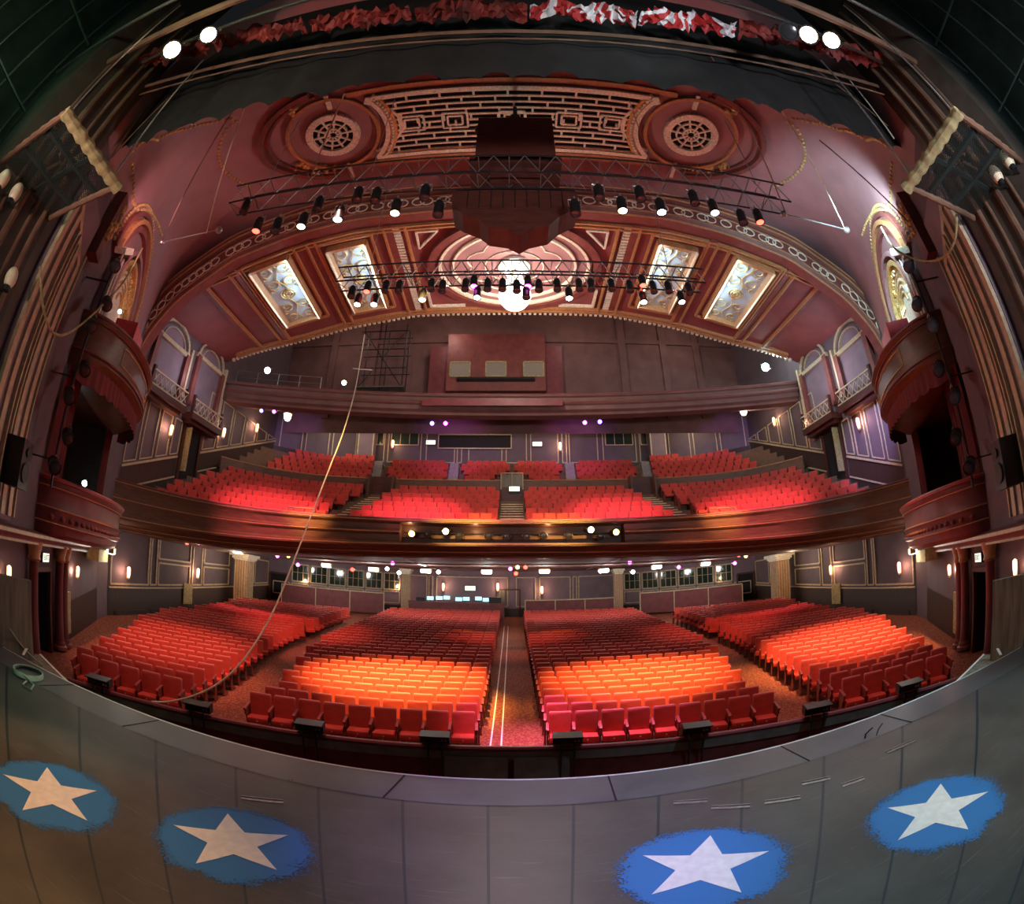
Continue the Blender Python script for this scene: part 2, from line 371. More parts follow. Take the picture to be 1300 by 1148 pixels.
mb = MB(); mb.tube([(0, 0, 0), (.02, .02, .05), (.10, .05, .06), (.2, .10, .055)], .012, 6); mb.tube([(.16, -.04, 0), (.22, 0, .05), (.34, .06, .07)], .010, 6)
o = mb.build('cable_hook', M['black'], smooth=True); o.location = at_z(1098, 938, STAGE + .012); tag(o, 'small black cable hooks standing on the stage near the right edge', 'hook')
def star_decal(c, rot, R, label):
    t = thing('painted_star', label, 'floor painting', (c[0], c[1], STAGE), 'painted stars round the stage')
    m_ = MB(); n = 40; m_.add([(0, 0, .005)] + [(math.cos(2 * PI * i / n) * 1.12, math.sin(2 * PI * i / n) * 1.12, .005) for i in range(n)], [(0, 1 + i, 1 + (i + 1) % n) for i in range(n)])
    d = m_.build('blue_disc', M['blue'], t); d.scale = (R, R, 1)
    pts = [(math.sin(rot + PI * i / 5) * (.50 if i % 2 == 0 else .205), math.cos(rot + PI * i / 5) * (.50 if i % 2 == 0 else .205)) for i in range(10)]
    m_ = MB(); m_.prism(pts, .006, .009); m_.build('star', M['white'], t)
star_decal((-3.46, 2.08), -.95, .74, 'white star in a dim blue disc at the left end of the stage')
star_decal((-2.03, 2.83), -.58, .74, 'white star in a blue disc low beside the left star')
star_decal((1.32, 2.88), .45, .74, 'white star in a blue disc nearest the viewer, right of the centre line')
star_decal((3.09, 2.20), .86, .74, 'bright white star in a vivid blue disc at the right of the stage')

# side steps at both ends of the stage edge
for S in (-1, 1):
    t = thing('stage_step', f'low grey step with pale edges at the {SIDE[S]} end of the stage front', 'step')
    pts = [(S * 6.3, 4.52), (S * 6.72, 4.95), (S * 8.2, 5.35), (S * 8.2, 4.4), (S * 7.4, 4.32)]
    m_ = MB(); m_.prism(pts[::S], .0, 1.14); m_.build('body', M['slab'], t)
    m_ = MB(); m_.poly([(p[0], p[1], 1.14) for p in pts[:3]], .05, .012, (0, 0, 1), False); m_.bar((S * 7.42, 4.42, STAGE + .004), (S * 8.15, 5.05, STAGE + .004), .05, .01, (0, 0, 1))
    m_.bar((S * 6.31, 4.55, .7), (S * 6.31, 4.55, 1.15), .09, .03, (-S * .6, .8, 0))
    m_.build('edge_strip', M['white'], t)

# orchestra rail
RX = [-7.2 + .36 * i for i in range(41)]
def rail_y(x): return 7.24 - (14.4 - math.sqrt(14.4 ** 2 - x * x))
rail = thing('orchestra_rail', 'curved dark red padded rail between the stage and the front stalls row', 'rail')
mb = MB(); mb.grid([[(x, rail_y(x) + d, z) for x in RX] for d, z in ((-.06, 0), (-.06, .97), (.06, .97), (.06, 0))]); mb.build('rail_cloth', M['pitcloth'], rail)
mb = MB(); mb.tube([(x, rail_y(x), 1.0) for x in RX], .05, 8); mb.build('cap_rail', mat('dull_maroon_rail_cap', (.20, .05, .06), .4), rail, True)
mb = MB(); mb.grid([[(x, rail_y(x) - .075, z) for x in RX] for z in (.82, .965)]); mb.build('top_band', M['greycloth'], rail)
for x0, x1 in ((-1.0, -.06), (.03, .85)):
    mb = MB(); xs_ = np.linspace(x0, x1, 6); mb.grid([[(x, rail_y(x) - .10 - (.0 if k else .12), z) for x in xs_] for k, z in enumerate((.05, .88))]); mb.build('hanging_cloth', M['greycloth'], rail)

# footlights on the rail
foot = []
for i, (px, py) in enumerate([(127, 866), (246, 900), (389, 926), (550, 942), (722, 943), (888, 929), (1041, 902), (1165, 873)]):
    p = at_z(px, py, 1.15); a = math.atan2(p.x, 14.4 - 7.24 + p.y)
    y = rail_y(p.x)
    lab = f'black box footlight on the orchestra rail, {ORD[i + 1]} from the left'
    if i == 0:
        foot0 = thing('footlight', lab, 'footlight', (p.x, y, 0), 'footlights along the rail'); o = foot0
        m_ = MB(); m_.box((0, 0, 1.17), (.44, .22, .15)); m_.box((0, -.10, 1.245), (.44, .30, .02)); m_.build('housing', M['black'], o)
        m_ = MB(); m_.box((.11, -.115, 1.15), (.03, .01, .03)); m_.box((.16, -.115, 1.15), (.03, .01, .03)); m_.build('screw_knob', M['steel'], o)
        for q in (-.1, .1):
            m_ = MB(); m_.cyl((q, -.14, .45), (q, -.14, 1.1), .018, 8); m_.box((q, -.13, 1.04), (.05, .12, .04)); m_.build('leg', M['black'], o)
    else: o = dup(foot0, (p.x, y, 0), None, lab)
    o.rotation_euler = (0, 0, -a)

# ------------------------------------------------------------------ walls
def wall_cells(mb, pf, us, zs, holes):
    us = sorted(set(us + [h[0] for h in holes] + [h[1] for h in holes])); zs = sorted(set(zs + [h[2] for h in holes] + [h[3] for h in holes]))
    for i in range(len(us) - 1):
        for j in range(len(zs) - 1):
            uc, zc_ = (us[i] + us[i + 1]) / 2, (zs[j] + zs[j + 1]) / 2
            if any(h[0] < uc < h[1] and h[2] < zc_ < h[3] for h in holes): continue
            mb.add([pf(us[i], zs[j]), pf(us[i + 1], zs[j]), pf(us[i + 1], zs[j + 1]), pf(us[i], zs[j + 1])], [(0, 1, 2, 3)])
def rect_mould(mb, pf, n, u0, u1, z0a, z0b, z1a, z1b, w=.07, d=.05):
    mb.poly([pf(u0, z0a), pf(u1, z0b), pf(u1, z1b), pf(u0, z1a)], w, d, n)
wallobj = {}
zdado = lambda Y: 1.68 + .062 * (Y - 14.3)
zcd = lambda Y: 6.8 + .39 * (Y - 14.6)
for S in (-1, 1):
    nm = SIDE[S]
    # splayed wall by the stage
    mb = MB(); pf = lambda s, z: sp(S, s, 0, z)
    wall_cells(mb, pf, [-6.45, 5.0], [-.3, 12.6], [(-2.35, -1.1, -.3, 2.35), (-2.5, 4.4, 4.6, 7.6)])
    # recess of the stage box and the door lobby
    def recess(u0, u1, z0, z1, dp, m, name, par):
        q = MB(); A = [(u0, z0), (u1, z0), (u1, z1), (u0, z1)]
        f_ = [sp(S, u, 0, z) for u, z in A]; b2 = [sp(S, u, -dp, z) for u, z in A]
        q.add(f_ + b2, [(0, 1, 5, 4), (1, 2, 6, 5), (2, 3, 7, 6), (3, 0, 4, 7), (4, 5, 6, 7)]); return q.build(name, m, par)
    mb.cur = 0
    # side wall of the hall
    pw = lambda Y, z: Vector((S * 16, Y, z))
    wall_cells(mb, pw, [14.4, 18.5, 20.1, 30.2], [-.3, 24], [])
    mb.add([sp(S, 5, 0, -.3), pw(14.4, -.3), pw(14.4, 24), sp(S, 5, 0, 24)], [(0, 1, 2, 3)])
    mb.add([sp(S, 2.5, 0, 12.6), sp(S, 5, 0, 12.6), sp(S, 5, 0, 24), sp(S, 2.5, 0, 24)], [(0, 1, 2, 3)])
    w = struct(mb.build('wall_' + nm, M['mauve'])); wallobj[S] = w
    recess(-2.5, 4.4, 4.6, 7.6, 1.7, M['woodd'], 'box_recess', w)
    recess(-2.35, -1.1, -.3, 2.35, .5, M['void'], 'door_recess', w)
    # dado of the stalls
    n = Vector((-S, 0, 0)); q = MB()
    Ys = [14.45, 17, 20, 23, 26, 29.6]
    q.grid([[(S * 15.96, Y, -.2) for Y in Ys], [(S * 15.96, Y, zdado(Y)) for Y in Ys]])
    q.add([sp(S, .35, .03, 0), sp(S, 5, .03, 0), sp(S, 5, .03, 1.68), sp(S, .35, .03, 1.3)], [(0, 1, 2, 3)])
    for Y in Ys[:-1]:
        q.bar((S * 15.96, Y + .4, fl(15.9, Y) + .12), (S * 15.96, Y + 2.6, fl(15.9, Y + 2) + .12), .24, .05, n)
    q.build('dado', M['dado'], w)
    q = MB()
    q.poly([(S * 15.96, Y, zdado(Y)) for Y in Ys], .07, .06, n, False)
    for (a, b, c0, c1) in ((14.55, 17.15, 0, 4.3), (17.3, 17.75, 0, 4.3), (17.9, 20.5, 0, 3.05), (17.9, 20.5, 3.25, 4.3), (20.75, 21.6, 0, 4.3), (21.8, 24.4, 0, 3.1), (21.8, 24.4, 3.3, 4.3), (25.9, 27.4, 0, 4.2), (27.6, 29.4, 0, 4.2)):
        g = .14
        rect_mould(q, lambda u, z: Vector((S * 15.98, u, z)), n, a, b, (zdado(a) + g) if c0 == 0 else c0 + .03 * (a - 17), (zdado(b) + g) if c0 == 0 else c0 + .03 * (b - 17), c1 + (.03 * (a - 17) if c1 < 4 else 0), c1 + (.03 * (b - 17) if c1 < 4 else 0), .075)
    # circle level: sloping dado rail and tall narrow panels
    Yc = [14.5, 18.4]; Yd = [20.2, 30]
    for aa, bb in (Yc, Yd):
        q.bar((S * 15.98, aa, zcd(aa)), (S * 15.98, bb, zcd(bb)), .10, .07, n)
        q.bar((S * 15.98, aa, zcd(aa) - 1.0), (S * 15.98, bb, zcd(bb) - 1.0), .07, .05, n)
    for (a, b) in ((14.55, 15.35), (15.6, 16.45), (16.7, 17.5), (17.75, 18.35), (20.4, 21.5), (21.75, 22.9), (23.15, 24.3), (24.6, 25.8), (26.1, 27.3), (27.6, 28.8)):
        top_ = min(10.0, 10.2) if b < 20 else 12.4
        rect_mould(q, lambda u, z: Vector((S * 15.98, u, z)), n, a, b, zcd(a) + .16, zcd(b) + .16, top_, top_, .06)
    q.build('wall_moulding', M['cream'], w)
    q = MB(); q.grid([[(S * 15.985, Y, zcd(Y) - 3) for Y in (14.5, 18.4)], [(S * 15.985, Y, zcd(Y)) for Y in (14.5, 18.4)]])
    q.grid([[(S * 15.985, Y, zcd(Y) - 3) for Y in (20.2, 30)], [(S * 15.985, Y, zcd(Y)) for Y in (20.2, 30)]]); q.build('sloping_dado', M['dado'], w)
    # side entrance to the circle
    t = thing('circle_side_door', f'dark open doorway with pale door edge on the {nm} wall of the circle', 'doorway')
    z0 = 7.2
    m_ = MB(); m_.add([(S * 15.97, 18.6, z0), (S * 15.97, 20.0, z0 + .4), (S * 15.97, 20.0, 9.9), (S * 15.97, 18.6, 9.9)], [(0, 1, 2, 3)]); m_.build('opening', M['void'], t)  # flat sheet, the doorway's shade put into its colour
    m_ = MB(); m_.poly([(S * 15.96, 18.55, z0), (S * 15.96, 18.55, 9.95), (S * 15.96, 20.1, 9.95), (S * 15.96, 20.1, z0)], .16, .1, n, False); m_.build('frame', M['woodd'], t)
    m_ = MB(); m_.box((S * 15.72, 18.72, 8.75), (.42, .06, 2.2)); m_.build('door_leaf', M['bag'], t)
    # two tall blind bays with lattice balconettes
    for k, (a, b) in enumerate(((14.75, 17.55), (18.25, 21.0))):
        t = thing('blind_window_bay', f'tall blind window with dark jambs on the {nm} wall, {"nearer the stage" if k == 0 else "nearer the circle rear"}', 'wall bay', (0, 0, 0), 'blind window bays above the circle')
        zt = 13.1 + .5 * k; am = (a + b) / 2; hw = (b - a) / 2 - .25
        arc = [(S * 15.97, am + hw * math.cos(PI * i / 12), zt + hw * .8 * math.sin(PI * i / 12)) for i in range(13)]
        m_ = MB(); m_.add([(S * 15.97, a + .25, 11.0), (S * 15.97, b - .25, 11.0)] + arc, [tuple(range(15))]); m_.build('blind_panel', M['mauve_light'], t)
        for e in (a + .12, b - .12):
            m_ = MB(); m_.bar((S * 15.97, e, 10.9), (S * 15.97, e, zt), .3, .22, n); m_.build('jamb', M['rib'], t)
        m_ = MB(); m_.bar((S * 15.97, a - .1, zt), (S * 15.97, b + .1, zt), .2, .16, n); m_.poly([(S * 15.97, am + (hw + .14) * math.cos(PI * i / 12), zt + .1 + (hw + .14) * .8 * math.sin(PI * i / 12)) for i in range(13)], .14, .12, n, False)
        m_.poly([(S * 15.97, am + hw * math.cos(PI * i / 12) * .8, zt + .1 + hw * .6 * math.sin(PI * i / 12)) for i in range(13)], .05, .1, n, False)
        m_.bar((S * 15.97, b + .08, 11.0), (S * 15.97, b + .08, zt + .4), .14, .26, n)
        m_.build('gilt_arch', M['cream'], t)
        t2 = thing('balconette', f'small dark balconette with white lattice panel on the {nm} wall, {"nearer the stage" if k == 0 else "nearer the circle rear"}', 'balcony', (0, 0, 0), 'lattice balconettes')
        m_ = MB(); m_.box((S * 15.62, am, 10.32), (.72, b - a + .1, .3)); m_.box((S * 15.72, am, 10.08), (.5, b - a - .2, .2)); m_.build('ledge', M['woodd'], t2)
        m_ = MB(); X = S * 15.32; w_ = b - a; nn = 7
        m_.bar((X, a, 10.52), (X, b, 10.52), .06, .05, n); m_.bar((X, a, 11.15), (X, b, 11.15), .07, .06, n)
        for i in range(nn):
            y0, y1 = a + w_ * i / nn, a + w_ * (i + 1) / nn
            m_.bar((X, y0, 10.53), (X, y1, 11.12), .04, .03, n); m_.bar((X, y1, 10.53), (X, y0, 11.12), .04, .03, n)
        m_.build('lattice', M['cream'], t2)
        for e in (a, b):
            m_ = MB(); m_.box((S * 15.36, e, 10.9), (.16, .16, .9)); m_.build('end_post', M['woodd'], t2)

# back wall of the stalls
BW = [(-16, 29.5), (-7.5, 34), (7.5, 34), (16, 29.5)]
mb = MB(); mb.grid([[(x, y, 0) for x, y in BW], [(x, y, 5.0) for x, y in BW]]); wb = struct(mb.build('wall_back', M['mauve_light'])); 
q = MB(); q2 = MB()
segs = [((-16, 29.5), (-7.5, 34)), ((-7.5, 34), (7.5, 34)), ((7.5, 34), (16, 29.5))]
def segf(a, b):
    a, b = Vector((*a, 0)), Vector((*b, 0)); d = (b - a); L_ = d.length; d.normalize(); n_ = Vector((d.y, -d.x, 0))
    return (lambda u, z, o=.03: a + d * u + n_ * o + Vector((0, 0, z))), n_, L_
fs = [segf(*s_) for s_ in segs]
win = 0
for si, (f, n_, L_) in enumerate(fs):
    q2.add([f(0, .5), f(L_, .5), f(L_, 2.0), f(0, 2.0)], [(0, 1, 2, 3)])
    if si != 1:
        nb = 7; 
        for i in range(nb):
            u0, u1 = .3 + i * (L_ - .6) / nb + .08, .3 + (i + 1) * (L_ - .6) / nb - .08
            rect_mould(q, f, n_, u0, u1, 2.15, 2.15, 2.95, 2.95, .07)
            if (si == 0 and i > 0) or (si == 2 and i < nb - 1):
                win += 1; wo = MB(); wo.add([f(u0, 3.1, .04), f(u1, 3.1, .04), f(u1, 4.25, .04), f(u0, 4.25, .04)], [(0, 1, 2, 3)]); o = struct(wo.build('window_%d' % win, M['greenglass']))
                wo = MB(); rect_mould(wo, lambda u, z: f(u, z, .05), n_, u0, u1, 3.1, 3.1, 4.25, 4.25, .09, .06)
                for k in (1 / 3, 2 / 3): wo.bar(f(u0 + (u1 - u0) * k, 3.1, .05), f(u0 + (u1 - u0) * k, 4.25, .05), .035, .04, n_)
                wo.bar(f(u0, 3.7, .05), f(u1, 3.7, .05), .03, .04, n_)
                wo.build('window_frame', M['cream'], o)
    else:
        for u0, u1 in ((.2, 1.6), (1.75, 2.0), (2.3, 7.2), (7.8, 9.1), (9.4, 11.5), (11.7, 11.95), (12.1, 14.7)):
            rect_mould(q, f, n_, u0, u1, 2.15, 2.15, 4.2, 4.2, .075)
q.build('wall_moulding', M['cream'], wb); q2.build('dado', M['dado'], wb)

# low rear barriers behind the last stalls rows
def barrier(pts, z0, h, label, nseg=3):
    t = thing('rear_barrier', label, 'barrier', (0, 0, 0), 'barriers behind the stalls')
    a, b = Vector((*pts[0], z0)), Vector((*pts[1], z0)); d = (b - a).normalized(); n_ = Vector((d.y, -d.x, 0))
    m_ = MB(); m_.ext([a, b, b + Vector((0, 0, h)), a + Vector((0, 0, h))], -n_ * .12); m_.build('panel', M['maroon'], t)
    m_ = MB(); m_.bar(a + Vector((0, 0, h)), b + Vector((0, 0, h)), .07, .06, n_); m_.build('cap_rail', M['cream'], t)
    for i in range(nseg + 1): m_ = MB(); m_.bar(a.lerp(b, i / nseg), a.lerp(b, i / nseg) + Vector((0, 0, h)), .06, .05, n_); m_.build('post', M['cream'], t)
barrier([(-14.3, 28.3), (-8.2, 31.0)], 1.5, 1.35, 'dark panelled barrier with cream posts behind the left side block')
barrier([(8.2, 31.0), (14.3, 28.3)], 1.5, 1.35, 'dark panelled barrier with cream posts behind the right side block')
barrier([(.85, 31.8), (6.6, 31.6)], 1.5, 1.15, 'dark panelled barrier with cream posts behind the right centre block')
# sound desk
t = thing('sound_desk', 'long control counter with lit screens behind the left centre block', 'control desk')
m_ = MB(); m_.box((-3.6, 31.9, 1.8), (6.2, .2, 1.3)); m_.box((-3.6, 32.3, 2.4), (6.3, .9, .08)); m_.build('counter', M['maroon'], t)
for i, x in enumerate((-5.4, -4.8, -4.3, -3.5, -3.0, -2.2, -1.7)):
    m_ = MB(); m_.box((x, 32.5, 2.66 + .04 * (i % 3)), (.42, .12, .24)); m_.build('screen', M['screen'], t)
m_ = MB(); m_.box((-6.0, 32.4, 2.55), (.6, .4, .3)); m_.build('rack', M['black'], t)
m_ = MB(); m_.box((-1.1, 32.2, 2.62), (.8, .4, .45)); m_.build('rack', M['black'], t)
# rear doorways of the stalls
for S in (-1, 1):
    t = thing('rear_doorway', f'dark doorway beside the pillar at the {SIDE[S]} rear of the stalls', 'doorway')
    f, n_, L_ = fs[0 if S < 0 else 2]
    u0, u1 = (.15, 1.3) if S < 0 else (L_ - 1.3, L_ - .15)
    m_ = MB(); m_.add([f(u0, 1.1, .06), f(u1, 1.1, .06), f(u1, 3.5, .06), f(u0, 3.5, .06)], [(0, 1, 2, 3)]); m_.build('opening', M['void'], t)  # dark sheet on the wall, its colour standing for shade inside
    m_ = MB(); m_.poly([f(u0, 1.1, .06), f(u0, 3.5, .06), f(u1, 3.5, .06), f(u1, 1.1, .06)], .12, .08, n_, False); m_.build('frame', M['woodd'], t)
t = thing('aisle_door', 'green-lit double door at the top of the centre aisle', 'door')
m_ = MB(); m_.box((-.75, 33.9, 2.2), (.5, .1, 2.2)); m_.build('door_leaf', M['slab'], t)
m_ = MB(); m_.poly([(-1.05, 33.93, 1.1), (-1.05, 33.93, 3.35), (.55, 33.93, 3.35), (.55, 33.93, 1.1)], .1, .06, (0, -1, 0), False); m_.build('frame', M['woodd'], t)

# pillars
def pillar(x, y, z0, z1, w, label):
    t = thing('fluted_pillar', label, 'pillar', (x, y, z0), 'pillars carrying the circle')
    h = z1 - z0
    m_ = MB(); m_.box((0, 0, h / 2), (w, w, h)); m_.build('shaft', M['ochre'], t)
    m_ = MB()
    for k in range(5):
        q_ = -w / 2 + w * (k + .5) / 5
        m_.bar((q_, -w / 2, .35), (q_, -w / 2, h - .4), w * .09, .03, (0, -1, 0))
        for S in (-1, 1): m_.bar((S * w / 2, q_, .35), (S * w / 2, q_, h - .4), w * .09, .03, (S, 0, 0))
    m_.build('flute', M['cream'], t)
    m_ = MB(); m_.box((0, 0, h - .1), (w * 1.6, w * 1.6, .14)); m_.box((0, 0, h - .24), (w * 1.3, w * 1.3, .16)); m_.box((0, 0, h - .36), (w * 1.12, w * 1.12, .06)); m_.build('capital', M['paleg'], t)
pillar(-15.0, 24.6, fl(15, 24) - .3, 4.35, .85, 'orange-lit fluted pillar near the left wall of the stalls')
pillar(15.0, 24.6, fl(15, 24) - .3, 4.35, .85, 'orange-lit fluted pillar near the right wall of the stalls')
pillar(-7.0, 32.2, 1.2, 4.6, .5, 'pale fluted pillar at the left end of the sound desk')
pillar(7.0, 32.2, 1.2, 4.6, .5, 'pale fluted pillar behind the right centre block')
for S in (-1, 1):
    o = MB().box((S * 15.88, 20.3, 1.75), (.06, .75, 1.05)).build('notice_panel', M['bag']); tag(o, f'pale khaki panel low on the {SIDE[S]} stalls wall', 'panel')
    p = sp(S, .9, .06, 1.05); o = MB().box((0, 0, 0), (.05, .35, 1.3)).build('pale_wall_panel', M['bag']); o.location = p; o.rotation_euler = (0, 0, S * -.6 if S > 0 else .6); tag(o, f'tall pale panel on the dado of the {SIDE[S]} splayed wall', 'panel')
# ------------------------------------------------------------------ stalls seating
def seat_mesh_parts(lo=False):
    P = {}
    m_ = MB()      # backrest: tall pad with rounded top corners, tilted back
    out = [(-.222, .40), (.222, .40), (.232, .84), (.228, .885), (.205, .905), (-.205, .905), (-.228, .885), (-.232, .84)]
    def tilt(x, y, z): return (x, y + (z - .42) * .2, z)
    k = len(out)
    if lo:
        m_.add([tilt(x * .95, -.005, .655 + (z - .65) * .93) for x, z in out], [tuple(range(k))]); m_.cur = 1
        m_.add([tilt(x, .012, z) for x, z in out] + [tilt(x, .09, z) for x, z in out] + [tilt(x * .95, -.005, .655 + (z - .65) * .93) for x, z in out],
               [(i, (i + 1) % k, k + (i + 1) % k, k + i) for i in range(k)] + [(2 * k + i, 2 * k + (i + 1) % k, (i + 1) % k, i) for i in range(k)] + [tuple(range(2 * k - 1, k - 1, -1))])
        m_.cur = 0
    else:
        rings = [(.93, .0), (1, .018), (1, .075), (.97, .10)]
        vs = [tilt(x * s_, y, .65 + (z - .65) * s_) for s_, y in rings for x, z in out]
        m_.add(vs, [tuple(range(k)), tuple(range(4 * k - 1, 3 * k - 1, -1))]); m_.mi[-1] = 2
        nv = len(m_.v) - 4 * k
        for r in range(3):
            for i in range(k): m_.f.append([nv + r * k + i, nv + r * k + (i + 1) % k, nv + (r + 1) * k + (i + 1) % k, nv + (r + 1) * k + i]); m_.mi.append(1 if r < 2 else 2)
    P['backrest'] = (m_, 'seat')
    m_ = MB()      # cushion
    if lo: m_.box((0, -.17, .40), (.44, .40, .12))
    else:
        pr = [(-.365, .34), (-.375, .40), (-.36, .45), (-.31, .47), (-.05, .445), (.02, .43), (.02, .33), (-.3, .31)]
        kk = len(pr); vs = [(x, y, z) for x in (-.215, -.195, .195, .215) for y, z in ([(a * .96 - .01, .39 + (b - .39) * .9) for a, b in pr] if abs(x) > .2 else pr)]
        m_.add(vs, [tuple(range(kk)), tuple(range(4 * kk - 1, 3 * kk - 1, -1))] + [(r * kk + i, r * kk + (i + 1) % kk, (r + 1) * kk + (i + 1) % kk, (r + 1) * kk + i) for r in range(3) for i in range(kk)])
    P['seat_cushion'] = (m_, 'seat')
    m_ = MB()
    if lo: m_.box((-.26, -.05, .32), (.035, .34, .62))
    else:
        pr = [(-.25, 0), (.05, 0), (.10, .35), (.19, .62), (-.30, .60), (-.32, .52), (-.20, .40)]
        m_.ext([(-.275, y, z) for y, z in pr], (.03, 0, 0)); m_.box((-.26, -.08, .015), (.05, .38, .03))
    P['side_frame'] = (m_, 'seatw')
    m_ = MB()
    if lo: m_.box((-.262, -.10, .625), (.055, .34, .035))
    else:
        pr = [(-.33, .58), (-.34, .625), (-.30, .65), (.14, .66), (.14, .625), (-.26, .61)]
        m_.ext([(-.29, y, z) for y, z in pr], (.055, 0, 0))
    P['armrest'] = (m_, 'pad')
    return P
sp_hi = seat_mesh_parts(); sp_lo = seat_mesh_parts(True)
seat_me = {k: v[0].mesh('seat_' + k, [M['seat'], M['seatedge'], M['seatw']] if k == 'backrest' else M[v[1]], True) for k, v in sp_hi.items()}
pl = MB(); pl.lathe([(.018, 0), (.018, .006)], (0, -.38, .395), 8, Matrix.Rotation(PI / 2, 3, 'X')); seat_me['number_plate'] = pl.mesh('seat_number_plate', M['brass'])
mirror_me = {}
for k in ('side_frame', 'armrest'):
    q = MB(); q.v = list(sp_hi[k][0].v); q.f = [list(f) for f in sp_hi[k][0].f]; q.mi = list(sp_hi[k][0].mi); q.mirror(); mirror_me[k] = q.mesh('seat_end_' + k, M[sp_hi[k][1]], True)

def ip(t, tab): return float(np.interp(t, [a for a, b in tab], [b for a, b in tab]))
XC = [(9.5, 5.38), (11, 5.5), (13.6, 6.2), (15.8, 6.7), (18.2, 7.2), (27, 7.75), (31, 7.6)]
XSI = [(9.7, 6.72), (11.5, 7.05), (14.2, 7.6), (17.5, 8.2), (20.5, 8.7), (26, 9.0), (32, 9.0)]
XSO = [(9.7, 9.45), (11, 9.95), (12.1, 10.3), (14.5, 11.35), (19.1, 13.1), (22.4, 14.0), (30, 14.4)]
PIT = .70
seats = []     # (dist, x, y, z, angle, block, row, n from inner aisle, ends)
for k in range(31):
    t = 9.75 + PIT * k
    for S in (-1, 1):
        for blk in ('centre', 'side'):
            if blk == 'centre': x0, x1 = .70, ip(t, XC)
            else: x0, x1 = ip(t, XSI), ip(t, XSO)
            if blk == 'side' and k == 19: continue      # cross gangway
            if blk == 'side' and k > 28: continue
            x = x0 + .26; lst = []; first = True
            while x + .22 < x1:
                sl = dsag(x); ang = math.atan(sl); lst.append((x, ang)); x += .525 * math.cos(ang)
            off = .26 * (k % 2) * 0
            for j, (xx, ang) in enumerate(lst):
                X = S * xx; Y = t - sag(xx); seats.append([math.hypot(X, Y), X, Y, fl(X, Y), -S * ang, (S, blk), k, j, j == 0, j == len(lst) - 1])
seats.sort(key=lambda s_: s_[0])
N_IND = 300
base = None
for (dist, X, Y, z, ang, (S, blk), k, j, e0, e1) in seats[:N_IND]:
    ai = 'centre aisle' if blk == 'centre' else 'side aisle'
    r_ = 'front row' if k == 0 else f'row {NUM[k + 1]}'
    lab = f'red folding seat {ORD[j + 1]} from the {ai} in {r_} of {SIDE[S]} {blk} block'
    o = thing('theatre_seat', lab, 'seat', (X, Y, z), 'folding seats in the front stalls rows'); o.rotation_euler = (0, 0, ang)
    for kk in ('backrest', 'seat_cushion', 'side_frame', 'armrest', 'number_plate'):
        c = bpy.data.objects.new(kk, seat_me[kk]); COL.objects.link(c); c.parent = o
    if (e0 and S < 0) or (e1 and S > 0):
        for kk in ('side_frame', 'armrest'):
            c = bpy.data.objects.new(kk, mirror_me[kk]); COL.objects.link(c); c.parent = o
rest = [(X, Y, z, ang) for (dist, X, Y, z, ang, b_, k, j, e0, e1) in seats[N_IND:]]
# ------------------------------------------------------------------ circle seating plan (tiers shared with 04)
CF0, CRISE, CDEP, NCF = 5.45, .36, .80, 8
def ctier(k): return CF0 + CRISE * k
def cslope(x): 
    h = .01; return -(front_c(x + h) - front_c(x - h)) / (2 * h)
circ = []
def crow(yoff, z, segs_, odd=0):
    for (a, b) in segs_:
        for S in (-1, 1):
            x = a + .27 + .24 * odd
            while x + .22 < b:
                an = math.atan(cslope(x)); Y = front_c(x) + yoff
                if Y > 31.9 - max(0, x - 11) * .8 - .1: x += .525; continue
                circ.append((S * x, Y, z, -S * an)); x += .525 * max(math.cos(an), .45)
for k in range(NCF):
    xa = 7.95 - .12 * k
    crow(1.05 + CDEP * k, ctier(k), [(.58, xa - .72), (xa + .72, 15.5 - .02 * k)], k % 2)
CR0, CRR = 8.75, .44; CRY = 26.6 - 18.6
for k in range(7):
    crow(CRY + .5 + .8 * k, CR0 + CRR * k, [(.1 if k > 2 else 1.0, 2.9 + .08 * k), (3.75 + .08 * k, 7.3 + .2 * k), (8.3 + .2 * k, 14.6)], k % 2)
allr = rest + circ
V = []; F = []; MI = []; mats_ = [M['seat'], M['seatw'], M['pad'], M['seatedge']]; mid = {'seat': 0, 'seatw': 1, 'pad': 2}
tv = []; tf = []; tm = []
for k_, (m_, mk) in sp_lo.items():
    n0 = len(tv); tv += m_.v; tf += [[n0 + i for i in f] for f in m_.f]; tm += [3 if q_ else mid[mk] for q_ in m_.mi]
tv = np.array(tv)
for (X, Y, z, a) in allr:
    c, s_ = math.cos(a), math.sin(a); n0 = len(V) * len(tv)
    V.append(np.stack([tv[:, 0] * c - tv[:, 1] * s_ + X, tv[:, 0] * s_ + tv[:, 1] * c + Y, tv[:, 2] + z], 1))
    F += [[n0 + i for i in f] for f in tf]; MI += tm
me = bpy.data.meshes.new('theatre_seats'); me.from_pydata(np.concatenate(V).tolist(), [], F)
for m_ in mats_: me.materials.append(m_)
me.polygons.foreach_set('material_index', MI); me.update()
o = bpy.data.objects.new('theatre_seats', me); COL.objects.link(o)
tag(o, 'massed red seats of the rear stalls rows and of the whole circle', 'seats', kind='stuff')
